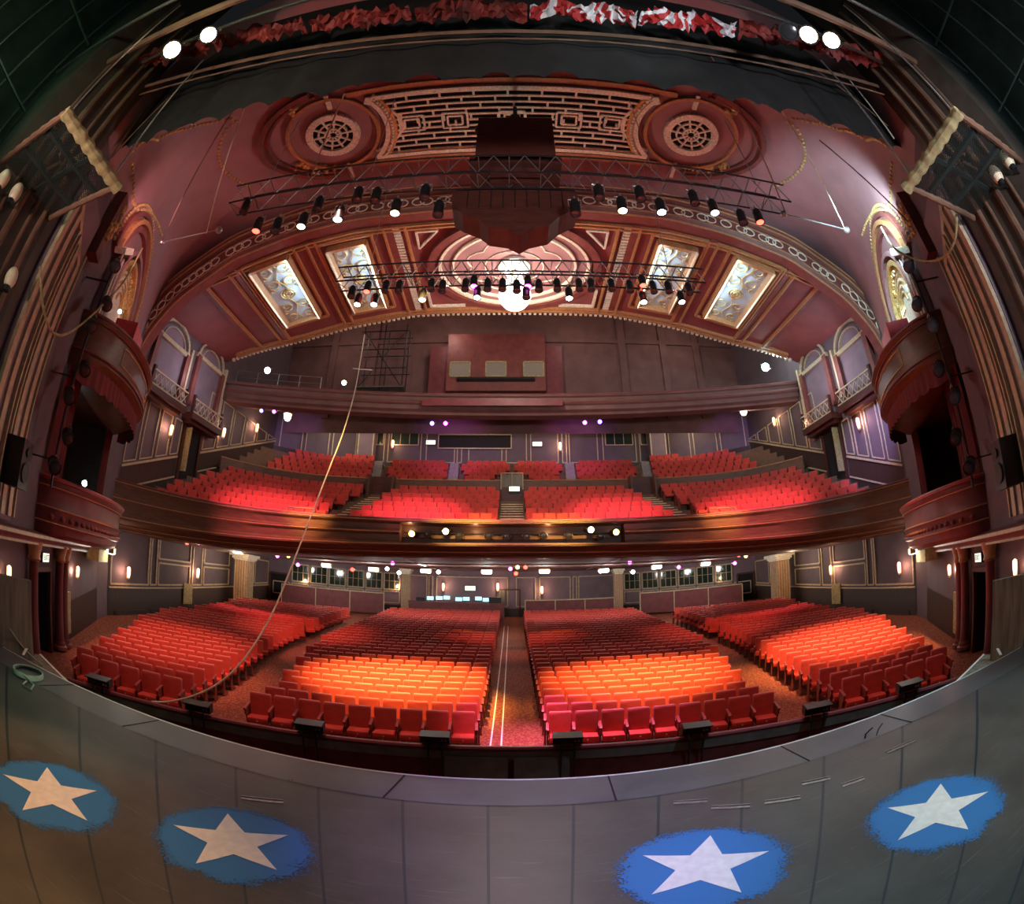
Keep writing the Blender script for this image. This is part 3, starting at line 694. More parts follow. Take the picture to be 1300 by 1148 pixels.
# ------------------------------------------------------------------ circle (balcony)
def drop(x): return .62 * (abs(x) / 16) ** 1.6
FR_OUT = [(.30, 5.98), (.06, 6.10), (-.08, 6.08), (-.11, 6.0), (-.02, 5.92), (-.02, 5.74), (-.10, 5.68), (-.10, 5.60), (-.03, 5.54), (-.03, 5.32), (-.12, 5.26), (-.15, 5.14), (.05, 5.04), (.3, 4.98), (.34, 4.90), (.8, 4.84), (.86, 4.74), (1.2, 4.72)]
FR_IN = [(.30, 5.98), (.06, 6.10), (-.08, 6.08), (-.11, 6.0), (-.02, 5.96), (.48, 5.93), (.48, 5.90), (.48, 5.70), (.48, 5.60), (.48, 5.4), (.48, 5.3), (-.12, 5.26), (-.15, 5.14), (.05, 5.04), (.3, 4.98), (.34, 4.90), (.8, 4.84), (.86, 4.74), (1.2, 4.72)]
def fz(z, x): return z - drop(x) * max(0, min(1, (6.0 - z) / .9))
def fascia_pt(x, d, z): return (x, front_c(x) + d, fz(z, x))
circle = thing('circle_balcony', 'long curved mahogany balcony front of the circle with gilt lines', 'balcony front')
mb = MB()
for a, b, pr in ((-16, -4.35, FR_OUT), (-4.35, 4.35, FR_IN), (4.35, 16, FR_OUT)):
    X_ = np.linspace(a, b, 24); mb.grid([[fascia_pt(x, d, z) for x in X_] for d, z in pr])
for x in (-4.35, 4.35):
    mb.add([fascia_pt(x, -.02, 5.95), fascia_pt(x, .48, 5.95), fascia_pt(x, .48, 5.28), fascia_pt(x, -.1, 5.28)], [(0, 1, 2, 3)])
mb.build('fascia', M['wood'], circle, True)
mb = MB()
for (d, z, r) in ((-.10, 6.06, .022), (-.10, 5.64, .02), (-.14, 5.2, .024), (.34, 4.93, .018), (.86, 4.78, .018)):
    for a, b in ((-16, -4.35), (4.35, 16)) if z < 5.9 and z > 5.3 else ((-16, 16),):
        mb.tube([fascia_pt(x, d - .01, z) for x in np.linspace(a, b, 50)], r, 5)
mb.build('gilt_line', M['ochre'], circle, True)
mb = MB(); mb.tube([fascia_pt(x, .05, 6.13) for x in np.linspace(-16, 16, 60)], .055, 6); mb.build('top_rail', M['maroon'], circle, True)
mb = MB(); mb.tube([fascia_pt(x, .05, 5.62) for x in np.linspace(-4.2, 4.2, 20)], .025, 6); mb.build('lantern_bar', M['black'], circle, True)
# soffit under the circle
mb = MB(); X_ = np.linspace(-16, 16, 41)
mb.grid([[(x, front_c(x) + 1.2, fz(4.72, x)) for x in X_], [(x, max(front_c(x) + 5, 22), 4.72 - .8 * drop(x)) for x in X_], [(x, 30 - .0 * abs(x), 4.62) for x in X_], [(x, 34.2, 4.62) for x in X_]])
struct(mb.build('ceiling_under_circle', M['upperwall']))
mb = MB()
for yy, zz in ((22.5, 4.60), (25.5, 4.56)): mb.tube([(x, yy - .004 * x * x, zz - .5 * drop(x)) for x in np.linspace(-13, 13, 30)], .03, 5)
for x in (-9, -4.5, 4.5, 9): mb.tube([(x, 20.2, 4.62), (x, 29.5, 4.54)], .03, 5)
o = mb.build('soffit_conduit', M['steel'], smooth=True); tag(o, 'pale metal conduit running under the circle ceiling', 'conduit')
# tiers
mb = MB(); X_ = np.linspace(-15.96, 15.96, 49)
rows = [[(x, front_c(x) + .3, 5.98 - .55) for x in X_]]
y = .3
for k in range(NCF + 1):
    y1 = 1.2 + CDEP * k; z = ctier(k)
    rows.append([(x, front_c(x) + y1, z) for x in X_]); 
    if k < NCF: rows.append([(x, front_c(x) + y1, ctier(k + 1)) for x in X_])
mb.grid(rows)
yb = 7.75
mb.grid([[(x, front_c(x) + yb, 8.2) for x in X_], [(x, front_c(x) + yb, CR0) for x in X_]])
rows = []
for k in range(7):
    z = CR0 + CRR * k; y0 = CRY - .25 + .8 * k - (0 if k else .3); y1 = CRY + .55 + .8 * k
    rows += [[(x, front_c(x) + y0, z) for x in X_], [(x, front_c(x) + y1, z) for x in X_]]
rows.append([(x, max(33, front_c(x) + y1), CR0 + CRR * 6 + .1) for x in X_])
mb.grid(rows)
struct(mb.build('floor_circle', M['step']))
# parapet between the front and rear seats, broken by the stair heads
def curve_wall(mb, x0, x1, yo, z0, z1, th=.12, n=10):
    xs_ = np.linspace(x0, x1, n)
    mb.grid([[(x, front_c(x) + yo, z0) for x in xs_], [(x, front_c(x) + yo, z1) for x in xs_], [(x, front_c(x) + yo + th, z1) for x in xs_], [(x, front_c(x) + yo + th, z0) for x in xs_]])
for S in (-1, 1):
    nm = SIDE[S]
    for (a, b, w_) in ((.62, 6.42, 'centre'), (7.8, 15.6, 'side')):
        t = thing('circle_parapet', f'brown panelled parapet between front and rear circle seats, {nm} {w_} stretch', 'parapet', (0, 0, 0), 'parapets across the circle')
        m_ = MB(); curve_wall(m_, S * a, S * b, 7.1, 7.9, 9.28); m_.build('panel', M['wood'], t)
        m_ = MB(); m_.tube([(S * x, front_c(x) + 7.1, 9.3) for x in np.linspace(a, b, 12)], .035, 5); m_.build('cap', M['ochre'], t, True)
    t = thing('vomitory', f'dark brown stair opening in the middle of the circle, {nm} of centre', 'stair opening')
    xc = S * 7.1
    m_ = MB(); m_.box((xc, 25.9, 8.6), (1.3, .12, 1.7)); m_.build('back_panel', M['woodd'], t)
    for e in (-.68, .68): m_ = MB(); m_.box((xc + e, 25.5, 8.65), (.1, .9, 1.5)); m_.build('cheek', M['wood'], t)
    # stairs through the front seats
    t = thing('circle_stair', f'gangway stair with pale step edges through the {nm} front circle seats', 'stair', (0, 0, 0), 'gangway stairs in the circle')
    m_ = MB(); e_ = MB()
    for k in range(NCF * 2 - 1):
        kk = k / 2; xw = 7.95 - .12 * kk; y0 = .75 + CDEP * kk; z = CF0 + CRISE * kk + .02
        yc = front_c(xw) + y0
        m_.box((S * xw, yc + .2, z - .02), (1.14, .42, .2)); e_.box((S * xw, yc, z + .075), (1.14, .06, .035))
    m_.build('tread', M['step'], t); e_.build('step_edge', M['tread'], t)
    t = thing('hand_rail', f'bent metal handrail at the foot of the {nm} circle stair', 'handrail')
    m_ = MB(); xr = S * 8.9; yr = front_c(8.9) + .55
    m_.tube([(xr + S * .75, yr, 5.5), (xr + S * .62, yr, 6.42), (xr - S * .62, yr, 6.42), (xr - S * .75, yr, 5.5)], .03, 6); m_.build('rail', M['rust'], t, True)
    for (xa, ya) in ((3.35, 0), (7.9, 0)):
        t = thing('rear_circle_stair', f'grey rear circle stair {"nearer the centre" if xa < 5 else "nearer the wall"} on the {nm} side', 'stair', (0, 0, 0), 'grey stairs among the rear circle seats')
        m_ = MB()
        for k in range(7): m_.box((S * (xa + (.08 if xa < 5 else .2) * k), CRY + .3 + 18.58 + .8 * k + (.05 if xa > 5 else 0), CR0 + CRR * k + .16), (.58, .7, .36))
        m_.build('tread', M['greystep'], t)
t = thing('circle_stair', 'gangway stair with pale step edges down the centre of the circle', 'stair', (0, 0, 0), 'gangway stairs in the circle')
m_ = MB(); e_ = MB()
for k in range(NCF * 2 - 3):
    kk = k / 2; yc = 18.6 + .75 + CDEP * kk; z = CF0 + CRISE * kk + .02
    m_.box((0, yc + .2, z - .02), (1.08, .42, .2)); e_.box((0, yc, z + .085), (1.08, .07, .04))
m_.build('tread', M['step'], t); e_.build('step_edge', M['tread'], t)
t = thing('stair_head', 'dark panelled stair head with grey railing in the middle of the circle', 'stair opening')
m_ = MB(); m_.box((0, 25.3, 8.2), (1.2, .12, 1.25)); m_.build('panel', M['woodd'], t)
m_ = MB(); m_.box((0, 25.32, 9.15), (1.1, .06, .75)); m_.build('upper_panel', M['slab'], t)
m_ = MB(); m_.tube([(-.58, 25.25, 8.7), (-.58, 25.25, 9.6), (.58, 25.25, 9.6), (.58, 25.25, 8.7)], .035, 6); m_.tube([(0, 25.25, 8.8), (0, 25.25, 9.6)], .02, 5); m_.build('railing', M['cream'], t, True)

# rear wall of the circle
CWP = [(-16, 28.6), (-11, 32.6), (11, 32.6), (16, 28.6)]
mb = MB(); mb.grid([[(x, y, 8.5) for x, y in CWP], [(x, y, 16.4) for x, y in CWP]]); cw = struct(mb.build('wall_circle_back', M['mauve']))
q = MB(); segs2 = [((-16, 28.6), (-11, 32.6)), ((-11, 32.6), (11, 32.6)), ((11, 32.6), (16, 28.6))]
for si, sg in enumerate(segs2):
    f, n_, L_ = segf(*sg)
    z0 = 12.05
    if si == 1:
        for u0, u1 in ((.3, 1.9), (2.2, 4.6), (5.0, 7.0), (7.2, 7.5), (8.0, 10.3), (10.6, 12.0), (12.3, 14.2), (14.5, 14.8), (15.0, 17.0), (17.4, 19.8), (20.1, 21.7)): rect_mould(q, f, n_, u0, u1, z0, z0, 14.6, 14.6, .07)
    else:
        for u0, u1 in ((.4, 2.0), (2.3, 4.0), (4.3, 6.1)): rect_mould(q, f, n_, u0, u1, z0 - .2, z0 - .2, 14.6, 14.6, .07)
q.build('wall_moulding', M['cream'], cw)
q = MB(); q.grid([[(x * .995, y - .05, 8.6) for x, y in CWP], [(x * .995, y - .05, 11.95) for x, y in CWP]]); q.build('dado', M['dado'], cw)
f, n_, L_ = segf((-11, 32.6), (11, 32.6))
for i, (u0, u1) in enumerate(((2.4, 4.4), (17.6, 19.6), (.4, 1.8), (20.2, 21.6))):
    win += 1; m_ = MB(); m_.add([f(u0, 13.3, .05), f(u1, 13.3, .05), f(u1, 14.3, .05), f(u0, 14.3, .05)], [(0, 1, 2, 3)]); o = struct(m_.build('window_%d' % win, M['greenglass']))
    m_ = MB(); rect_mould(m_, lambda u, z: f(u, z, .06), n_, u0, u1, 13.3, 13.3, 14.3, 14.3, .07)
    for k in (1, 2): m_.bar(f(u0 + (u1 - u0) * k / 3, 13.3, .06), f(u0 + (u1 - u0) * k / 3, 14.3, .06), .04, .03, n_)
    m_.build('window_frame', M['cream'], o)
for S in (-1, 1):
    t = thing('square_pier', f'pale square pier with cream edges against the circle rear wall, {SIDE[S]} of centre', 'pier')
    m_ = MB(); m_.box((S * 10.3, 32.2, 13.3), (1.15, .7, 4.2)); m_.build('shaft', M['mauve_light'], t)
    m_ = MB(); 
    for e in (-.56, .56): m_.bar((S * 10.3 + e, 31.84, 11.6), (S * 10.3 + e, 31.84, 15.2), .09, .04, (0, -1, 0))
    m_.bar((S * 10.3 - .6, 31.84, 11.6), (S * 10.3 + .6, 31.84, 11.6), .1, .05, (0, -1, 0)); m_.build('edge_moulding', M['cream'], t)

# ------------------------------------------------------------------ upper tier
def up_c(x): return 24.0 - 2.4 * (abs(x) / 16) ** 2.2
UP = [(.3, 13.5), (.0, 13.62), (-.12, 13.58), (-.12, 13.44), (0, 13.38), (0, 13.2), (-.08, 13.14), (-.08, 13.02), (.05, 12.95), (.05, 12.72), (.25, 12.62), (.3, 12.5), (.8, 12.44)]
up = thing('upper_tier_front', 'dark brown curved front of the upper tier high at the back', 'balcony front')
X_ = np.linspace(-16, 16, 40); mb = MB(); mb.grid([[(x, up_c(x) + d, z) for x in X_] for d, z in UP]); mb.build('fascia', M['upperwall'], up, True)
mb = MB()
for d, z in ((-.12, 13.52), (-.08, 13.08), (.25, 12.66)): mb.tube([(x, up_c(x) + d, z) for x in X_], .025, 5)
mb.build('line_moulding', M['rib'], up, True)
mb = MB(); mb.grid([[(x, up_c(x) + .8, 12.44) for x in X_], [(x, 28.4, 14.2) for x in X_], [(x, 33, 16.0) for x in X_]]); struct(mb.build('ceiling_over_circle', M['upperwall']))
mb = MB(); mb.grid([[(x, up_c(x) + .2, 13.3) for x in X_], [(x, 27, 14.4) for x in X_], [(x, 30.5, 15.6) for x in X_]]); struct(mb.build('floor_upper_tier', M['upperwall']))
mb = MB(); mb.grid([[(-16, 29.0, 13), (16, 29.0, 13)], [(-16, 29.0, 24), (16, 29.0, 24)]]); uw = struct(mb.build('wall_upper_back', M['upperwall']))
mb = MB()
for x in (-12.5, -9.5, 7.5, 10.5, 13): mb.bar((x, 28.97, 14), (x, 28.97, 23), .5, .14, (0, -1, 0))
mb.bar((-16, 28.97, 19.6), (16, 28.97, 19.6), .3, .12, (0, -1, 0)); mb.build('pilaster', M['upperwall'], uw)
mb = MB(); mb.grid([[(-16, 20, 24), (16, 20, 24)], [(-16, 30, 24), (16, 30, 24)]]); struct(mb.build('ceiling_rear', M['upperwall']))
t = thing('projection_box', 'plain brown projection box with three glazed ports on the upper tier', 'projection box')
m_ = MB(); m_.box((-1.0, 28.2, 17.3), (6.2, 1.4, 4.0)); m_.build('body', M['rib'], t)
for x in (-4.75, 2.65): m_ = MB(); m_.box((x, 28.5, 17.0), (1.15, .9, 3.4)); m_.build('side_wing', M['maroon'], t)
for x in (-3.25, -1.0, 1.35):
    m_ = MB(); m_.box((x, 27.49, 16.75), (1.22, .05, .95)); pane = m_.build('port', M['mirror'], t)
    m_ = MB(); rect_mould(m_, lambda u, z: Vector((u, 27.48, z)), Vector((0, -1, 0)), x - .62, x + .62, 16.26, 16.26, 17.24, 17.24, .09, .06); m_.build('port_frame', M['bag'], pane)
m_ = MB(); m_.box((-1.0, 27.3, 15.95), (4.8, .5, .12)); m_.build('shelf', M['black'], t)
o = MB().box((-1.05, 23.62, 13.0), (7.4, .1, .42)).build('sign_board', M['maroon']); tag(o, 'long plain board fixed to the centre of the upper tier front', 'board')
# scaffold guard rails and clutter at the left end of the upper tier
t = thing('guard_rail', 'thin metal guard rail along the left end of the upper tier', 'guard rail')
m_ = MB(); X2 = np.linspace(-15.6, -10.6, 9)
for z in (14.0, 14.4): m_.tube([(x, up_c(x) + .25, z) for x in X2], .025, 5)
m_.build('rail', M['steel'], t)
for x in X2[::2]:
    m_ = MB(); m_.tube([(x, up_c(x) + .25, 13.5), (x, up_c(x) + .25, 14.42)], .025, 5); m_.build('post', M['steel'], t)

t = thing('rear_opening', 'long dark control opening in the middle of the circle rear wall', 'opening')
m_ = MB(); m_.box((-2.6, 32.5, 13.55), (5.0, .12, .95)); m_.build('dark_opening', M['void'], t)  # near-black box; shade of the opening is in its colour
m_ = MB(); rect_mould(m_, lambda u, z: Vector((u, 32.44, z)), Vector((0, -1, 0)), -5.15, -.05, 13.05, 13.05, 14.05, 14.05, .08, .06); m_.build('frame', M['cream'], t)
t = thing('scaffold_tower', 'dark scaffold tower standing at the left of the upper tier', 'scaffold')
m_ = MB()
for x in (-9.4, -8.0, -6.6):
    for y in (26.2, 27.2): m_.cyl((x, y, 14.2), (x, y, 19.4), .04, 6)
m_.build('upright', M['black'], t)
m_ = MB()
for z in (15.0, 16.3, 17.6, 18.9):
    for y in (26.2, 27.2): m_.cyl((-9.6, y, z), (-6.4, y, z), .035, 6)
m_.cyl((-9.4, 26.2, 15), (-6.6, 26.2, 18.9), .03, 6); m_.cyl((-6.6, 26.2, 15), (-9.4, 26.2, 18.9), .03, 6); m_.build('cross_tube', M['black'], t)
m_ = MB(); m_.box((-8.0, 26.7, 15.05), (3.0, 1.1, .06)); m_.build('deck', M['slab'], t)
# ------------------------------------------------------------------ boxes, niches and proscenium sides
def vw(Y): return 8.95 + (Y - 3.78) * .682
VZB, VZT, VP = 11.5, 18.5, 3.2
def vz(x, Y):
    q = min(abs(x) / vw(Y), 1.0); return VZB + (VZT - VZB) * (1 - q ** VP) ** (1 / VP)
def box_front(S, prof, sc, half, B, n=26):
    us = [math.sin(-PI / 2 + PI * i / n) for i in range(n + 1)]
    def pt(u, k, z, o=0.0):
        return sp(S, sc + u * (half * (.9 + .1 * k) + o), (B * max(0, 1 - abs(u) ** 2.3) ** .5) * k + .02 + o * (1 if abs(u) < .99 else 0), z)
    rows = [[pt(u, k, z) for u in us] for k, z in prof]
    return rows, pt, us
for S in (-1, 1):
    nm = SIDE[S]; n = spn(S)
    # lower box
    t = thing('stage_box', f'lower bow-fronted maroon box beside the stage on the {nm}', 'theatre box')
    pr = [(.0, 3.25), (.78, 3.3), (.93, 3.42), (.95, 3.6), (1.0, 3.66), (1.0, 3.92), (1.03, 3.98), (.98, 4.04), (.98, 4.46), (1.03, 4.54), (1.06, 4.64), (1.02, 4.72), (.9, 4.72), (.9, 4.5)]
    rows, pt, us = box_front(S, pr, .95, 3.45, 1.55); mb = MB(); mb.grid(rows); mb.build('front', M['maroon'], t, True)
    mb = MB(); mb.tube([pt(u, 1.04, 4.70, .01) for u in us], .06, 6); mb.build('padded_rail', M['pad'], t, True)
    mb = MB(); mb.tube([pt(u, 1.0, 4.5, .02) for u in us], .018, 5); mb.tube([pt(u, 1.0, 4.0, .02) for u in us], .02, 5); mb.tube([pt(u, .98, 3.64, .02) for u in us], .02, 5); mb.build('gilt_line', M['ochre'], t, True)
    mb = MB()
    for i in range(30):
        u = -.96 + 1.92 * i / 29; mb.sphere(pt(u, 1.0, 3.79, .02), .07, 6, 4)
    mb.build('rosette', M['rib'], t)
    # upper box
    t = thing('stage_box', f'upper bow-fronted box with gilt grille ends beside the {nm} niche', 'theatre box')
    pr = [(.0, 7.5), (.5, 7.5), (.86, 7.72), (.95, 7.9), (1.0, 7.96), (1.0, 8.06), (.98, 8.12), (.98, 8.9), (1.03, 8.96), (1.06, 9.06), (1.02, 9.14), (.9, 9.14), (0, 9.1)]
    rows, pt, us = box_front(S, pr, 1.0, 3.5, 1.75); mb = MB(); mb.grid(rows); mb.build('front', M['wood'], t, True)
    mb = MB(); mb.tube([pt(u, 1.04, 9.1, .01) for u in us], .05, 6); mb.tube([pt(u, 1.0, 8.06, .02) for u in us], .035, 5); mb.tube([pt(u, 1.0, 8.92, .01) for u in us], .022, 5); mb.build('moulded_rail', M['maroon'], t, True)
    mb = MB(); a = [u for u in us if -.72 < u < .3]
    mb.tube([pt(u, .98, 8.78, .01) for u in a] + [pt(u, .98, 8.28, .01) for u in a[::-1]] + [pt(a[0], .98, 8.78, .01)], .022, 5); mb.build('panel_outline', M['gold'], t, True)
    mb = MB()
    for i in range(11):
        for j in range(6):
            u = .42 + .5 * i / 10 + (.025 if j % 2 else 0); mb.sphere(pt(u, .98, 8.22 + .11 * j, .0), .045, 6, 4)
    mb.build('gilt_bead_grille', M['gold'], t)
    mb = MB(); vu = np.linspace(-.98, .98, 60); mb.grid([[pt(u, .90 - .02 * (i % 2), 7.86) for i, u in enumerate(vu)], [pt(u, .92 - .03 * (i % 2), 7.3 - .10 * abs(math.sin(i * .8))) for i, u in enumerate(vu)]]); mb.build('fringed_valance', M['darkred'], t)
    # drapes in the recess between the boxes
    for k, (s0, s1) in enumerate(((-2.45, -.9), (3.4, 4.35))):
        mb = MB(); us2 = np.linspace(s0, s1, 30); mb.grid([[sp(S, s_, .10 + .07 * math.sin(i * 1.3), z) for i, s_ in enumerate(us2)] for z in (4.65, 6, 7.6)])
        o = mb.build('box_drape', M['darkred'], smooth=True); tag(o, f'dark red drape at the {"stage" if k == 0 else "auditorium"} side of the {nm} lower box', 'curtain')
    # doorway with columns and entablature under the box
    t = thing('pass_door', f'dark doorway between columns under the {nm} stage box', 'doorway')
    mb = MB(); P_ = lambda s_, z, o=.03: sp(S, s_, o, z)
    mb.poly([P_(-2.4, .1), P_(-2.4, 2.4), P_(-1.05, 2.4), P_(-1.05, .1)], .12, .08, n, False); mb.build('door_frame', M['woodd'], t)
    mb = MB(); mb.add([P_(-2.3, .1, -.2), P_(-1.75, .1, -.42), P_(-1.75, 2.3, -.42), P_(-2.3, 2.3, -.2)], [(0, 1, 2, 3)]); mb.build('door_leaf', M['woodd'], t)
    for k, s_ in enumerate((-2.75, -.55, -.05)):
        t = thing('engaged_column', f'maroon column with ochre capital, {["stage side of", "next to", "far side of"][k]} the {nm} doorway', 'column', sp(S, s_, .2, .15))
        mb = MB(); mb.lathe([(.17, .15), (.15, .5), (.14, 2.45), (.16, 2.5)], n=14); mb.build('shaft', M['maroon'], t, True)
        mb = MB(); mb.lathe([(.15, 2.48), (.20, 2.55), (.17, 2.62), (.22, 2.85), (.24, 2.95)], n=14); mb.build('capital', M['ochre'], t, True)
        mb = MB(); mb.lathe([(.24, 0), (.24, .10), (.19, .14), (.20, .2), (.17, .26)], n=14); mb.build('base', M['rib'], t, True)
    t = thing('entablature', f'long pale moulded band over the {nm} doorway below the box', 'moulding')
    mb = MB(); mb.grid([[sp(S, s_, o, z) for s_ in (-6.4, -3, 0, 2.2)] for o, z in ((.02, 3.02), (.34, 3.04), (.36, 3.12), (.42, 3.2), (.42, 3.3), (.02, 3.34))]); mb.build('band', M['rib'], t)
    mb = MB(); mb.bar(sp(S, -6.4, .43, 3.25), sp(S, 2.2, .43, 3.25), .07, .03, n); mb.bar(sp(S, -6.4, .35, 3.06), sp(S, 2.2, .35, 3.06), .05, .03, n); mb.build('pale_line', M['cream'], t)
    # sconce-side dado and pale vent box under the lower box
    o = MB().box((0, 0, 0), (1.5, .5, .42)).build('vent_box', M['bag']); o.location = sp(S, 3.3, .45, 3.0); o.rotation_euler = (0, 0, math.atan2(.826, S * .5635)); tag(o, f'pale ventilation box under the end of the {nm} lower box', 'vent')
    # illuminated niche above the upper box
    t = thing('gilded_niche', f'lit arched gilt niche above the {nm} upper box', 'niche')
    c0, hw, zs = .1, 1.4, 10.75
    arc = lambda r, k=14, rz=1.05, o=.05: [sp(S, c0 + r * math.cos(PI * i / k), o, zs + r * rz * math.sin(PI * i / k)) for i in range(k + 1)]
    mb = MB(); mb.add([sp(S, c0 + hw, .04, 9.15), sp(S, c0 - hw, .04, 9.15)] + arc(hw)[::-1], [tuple(range(17))]); mb.build('back_panel', M['paleg'], t)
    for r, w_, d in ((1.36, .18, .22), (1.66, .16, .3)):
        mb = MB(); mb.poly([sp(S, c0 + r, .04, 9.15)] + arc(r) + [sp(S, c0 - r, .04, 9.15)], w_, d, n, False); mb.build('arch_moulding', M['gold'] if r < 1.5 else M['pinkl'], t)
    mb = MB()
    for i in range(60):
        a = PI * random.random(); r = 1.12 + .14 * random.random(); mb.sphere(sp(S, c0 + r * math.cos(a), .10, zs + r * 1.05 * math.sin(a)), .035 + .05 * random.random(), 6, 4)
    for r in (.95, .75, .55, .36): mb.tube(arc(r, 14, 1.05, .08), .035, 5)
    mb.build('gilt_scrollwork', M['gold'], t)
    for e in (-1.2, 1.2):
        mb = MB(); mb.cyl(sp(S, c0 + e, .25, 9.15), sp(S, c0 + e, .25, zs), .09, 10); mb.cyl(sp(S, c0 + e, .25, zs - .25), sp(S, c0 + e, .25, zs), .11, 10, .17); mb.build('colonnette', M['paleg'], t, True)
    # broad hood mould round the niche
    t = thing('hood_arch', f'broad stepped arch moulding framing the {nm} gilt niche', 'arch')
    for r, w_, d, mm in ((2.15, .2, .18, 'rib'), (2.42, .16, .26, 'ochre'), (2.68, .16, .16, 'rib')):
        k = 20; mb = MB(); mb.poly([sp(S, c0 + r * math.cos(PI * i / k), .03, zs + .5 + r * .95 * math.sin(PI * i / k)) for i in range(k + 1)], w_, d, n, False)
        mb.build('arch_ring', M[mm], t)
    mb = MB()
    for i in range(54): a = PI * i / 53; mb.sphere(sp(S, c0 + 2.98 * math.cos(a), .12, zs + .5 + 2.98 * .95 * math.sin(a)), .065, 6, 4)
    mb.build('bead_line', M['gold'], t)
    # pedimented pier between the niche and the boom
    t = thing('gilt_pier', f'slim gilt pier with angled cap beside the {nm} niche', 'pier')
    mb = MB(); mb.bar(sp(S, -1.95, .02, 9.1), sp(S, -1.95, .02, 11.3), .3, .3, n); mb.build('shaft', M['mauve_light'], t)
    mb = MB(); mb.bar(sp(S, -2.1, .32, 9.1), sp(S, -2.1, .32, 11.3), .06, .05, n); mb.bar(sp(S, -1.8, .32, 9.1), sp(S, -1.8, .32, 11.3), .06, .05, n); mb.bar(sp(S, -2.4, .1, 11.2), sp(S, -1.65, .1, 11.7), .2, .4, n); mb.build('cap_and_edge', M['paleg'], t)
    # plinth on the upper box, the red light on it put into its colour
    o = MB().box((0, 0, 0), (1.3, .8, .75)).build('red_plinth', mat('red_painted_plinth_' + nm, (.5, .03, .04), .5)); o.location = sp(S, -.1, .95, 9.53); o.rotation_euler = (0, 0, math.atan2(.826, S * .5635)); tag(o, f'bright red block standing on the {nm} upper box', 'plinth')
    # panelled proscenium pilaster
    t = thing('panelled_pilaster', f'tall mauve pilaster with broad gilt strips at the {nm} of the stage opening', 'pilaster')
    P2 = lambda s_, z, o=.03: sp(S, s_, o, z)
    mb = MB(); mb.bar(P2(-5.35, 3.4), P2(-5.35, 10.6), 2.0, .1, n); mb.build('ground', M['mauve_light'], t)
    mb = MB()
    for s_, zt in ((-6.15, 10.1), (-5.75, 9.9), (-4.95, 9.5), (-4.55, 9.2)): mb.bar(P2(s_, 3.5, .13), P2(s_, zt, .13), .2, .06, n)
    mb.bar(P2(-6.2, 10.1, .13), P2(-4.5, 9.2, .13), .16, .06, n); mb.build('gilt_strip', M['cream'], t)
    mb = MB()
    for s_ in (-6.3, -5.45, -5.25, -4.35): mb.bar(P2(s_, 3.5, .13), P2(s_, 9.6, .13), .05, .1, n)
    mb.build('cream_fillet', M['cream'], t)
    # scrolled bracket between pilaster and niche, high up
    t = thing('gilt_bracket', f'gilt scroll bracket high on the {nm} wall by the stage', 'bracket')
    mb = MB(); mb.bar(P2(-3.9, 9.9), P2(-3.9, 11.9), .5, .3, n); mb.build('ground', M['maroon'], t)
    mb = MB()
    for i in range(26): mb.sphere(P2(-3.9 + random.uniform(-.2, .2), random.uniform(10.5, 11.7), .35), random.uniform(.05, .1), 6, 4)
    mb.build('scrollwork', M['gold'], t)
    # lantern boom on the wall between pilaster and box
    t = thing('lighting_boom', f'vertical steel boom pipe by the {nm} upper box', 'pipe')
    mb = MB(); b0 = sp(S, -3.35, .75, 4.4); mb.cyl(b0, b0 + Vector((0, 0, 6.0)), .035, 8); mb.build('pipe', M['black'], t)
    for k, z in enumerate((5.0, 7.0, 9.6)):
        mb = MB(); mb.bar(b0 + Vector((0, 0, z - 4.4)), sp(S, -3.35, 0, z), .05, .03, (0, 0, 1)); mb.build('wall_bracket', M['black'], t)
    # proscenium reveal and the dark wall beyond it
    mb = MB(); mb.grid([[(S * 8.96, 3.78, z), (S * 8.8, 3.5, z), (S * 8.8, 1.6, z), (S * 9.4, 1.5, z)] for z in (0, 7, 20)]); w = struct(mb.build('wall_proscenium_' + nm, M['reveal']))
    mb = MB()
    for Y, r in ((3.3, .07), (3.0, .05), (2.6, .09), (2.2, .05)): mb.cyl((S * 8.78, Y, 1.4), (S * 8.78, Y, 16), r, 8)
    mb.build('reveal_moulding', M['rust'], w)
    mb = MB(); mb.grid([[(S * 9.4, 1.5, z), (S * 12, 1.5, z), (S * 12, -5, z)] for z in (0, 9, 22)]); struct(mb.build('wall_stage_' + nm, M['greenwall']))
    # stage masking flat and wall loudspeaker by the opening
    o = MB().box((0, 0, 0), (.8, .12, 1.4)).box((0, S * -.09, .2), (.74, .06, .06)).box((0, S * -.09, -.45), (.74, .06, .06)).build('masking_flat', M['slab']); o.location = (S * 7.86, 4.52, 1.15 + .7); o.rotation_euler = (0, 0, PI / 2); tag(o, f'grey streaked timber flat at the {nm} end of the stage front', 'scenery flat')
    t = thing('wall_loudspeaker', f'black loudspeaker on the pilaster at the {nm} of the opening', 'loudspeaker')
    p = sp(S, -5.0, .42, 4.55); a = math.atan2(.826, S * .5635)
    mb = MB(); mb.box(p, (.55, .5, .95), Matrix.Rotation(a, 3, 'Z')); mb.build('cabinet', M['black'], t)
    mb = MB(); q_ = p + n * .26; mb.cyl(q_ + Vector((0, 0, -.15)), q_ + n * .03 + Vector((0, 0, -.15)), .2, 14); mb.cyl(q_ + Vector((0, 0, .25)), q_ + n * .03 + Vector((0, 0, .25)), .09, 12); mb.build('cone', M['greenwall'], t)
    # mesh floored lighting perch high at the side of the opening
    t = thing('lighting_perch', f'mesh-floored perch with khaki padded edge high on the {nm}', 'platform')
    xi, xo, ya, yb_, z = 6.5, 8.78, 1.62, 3.5, 8.9
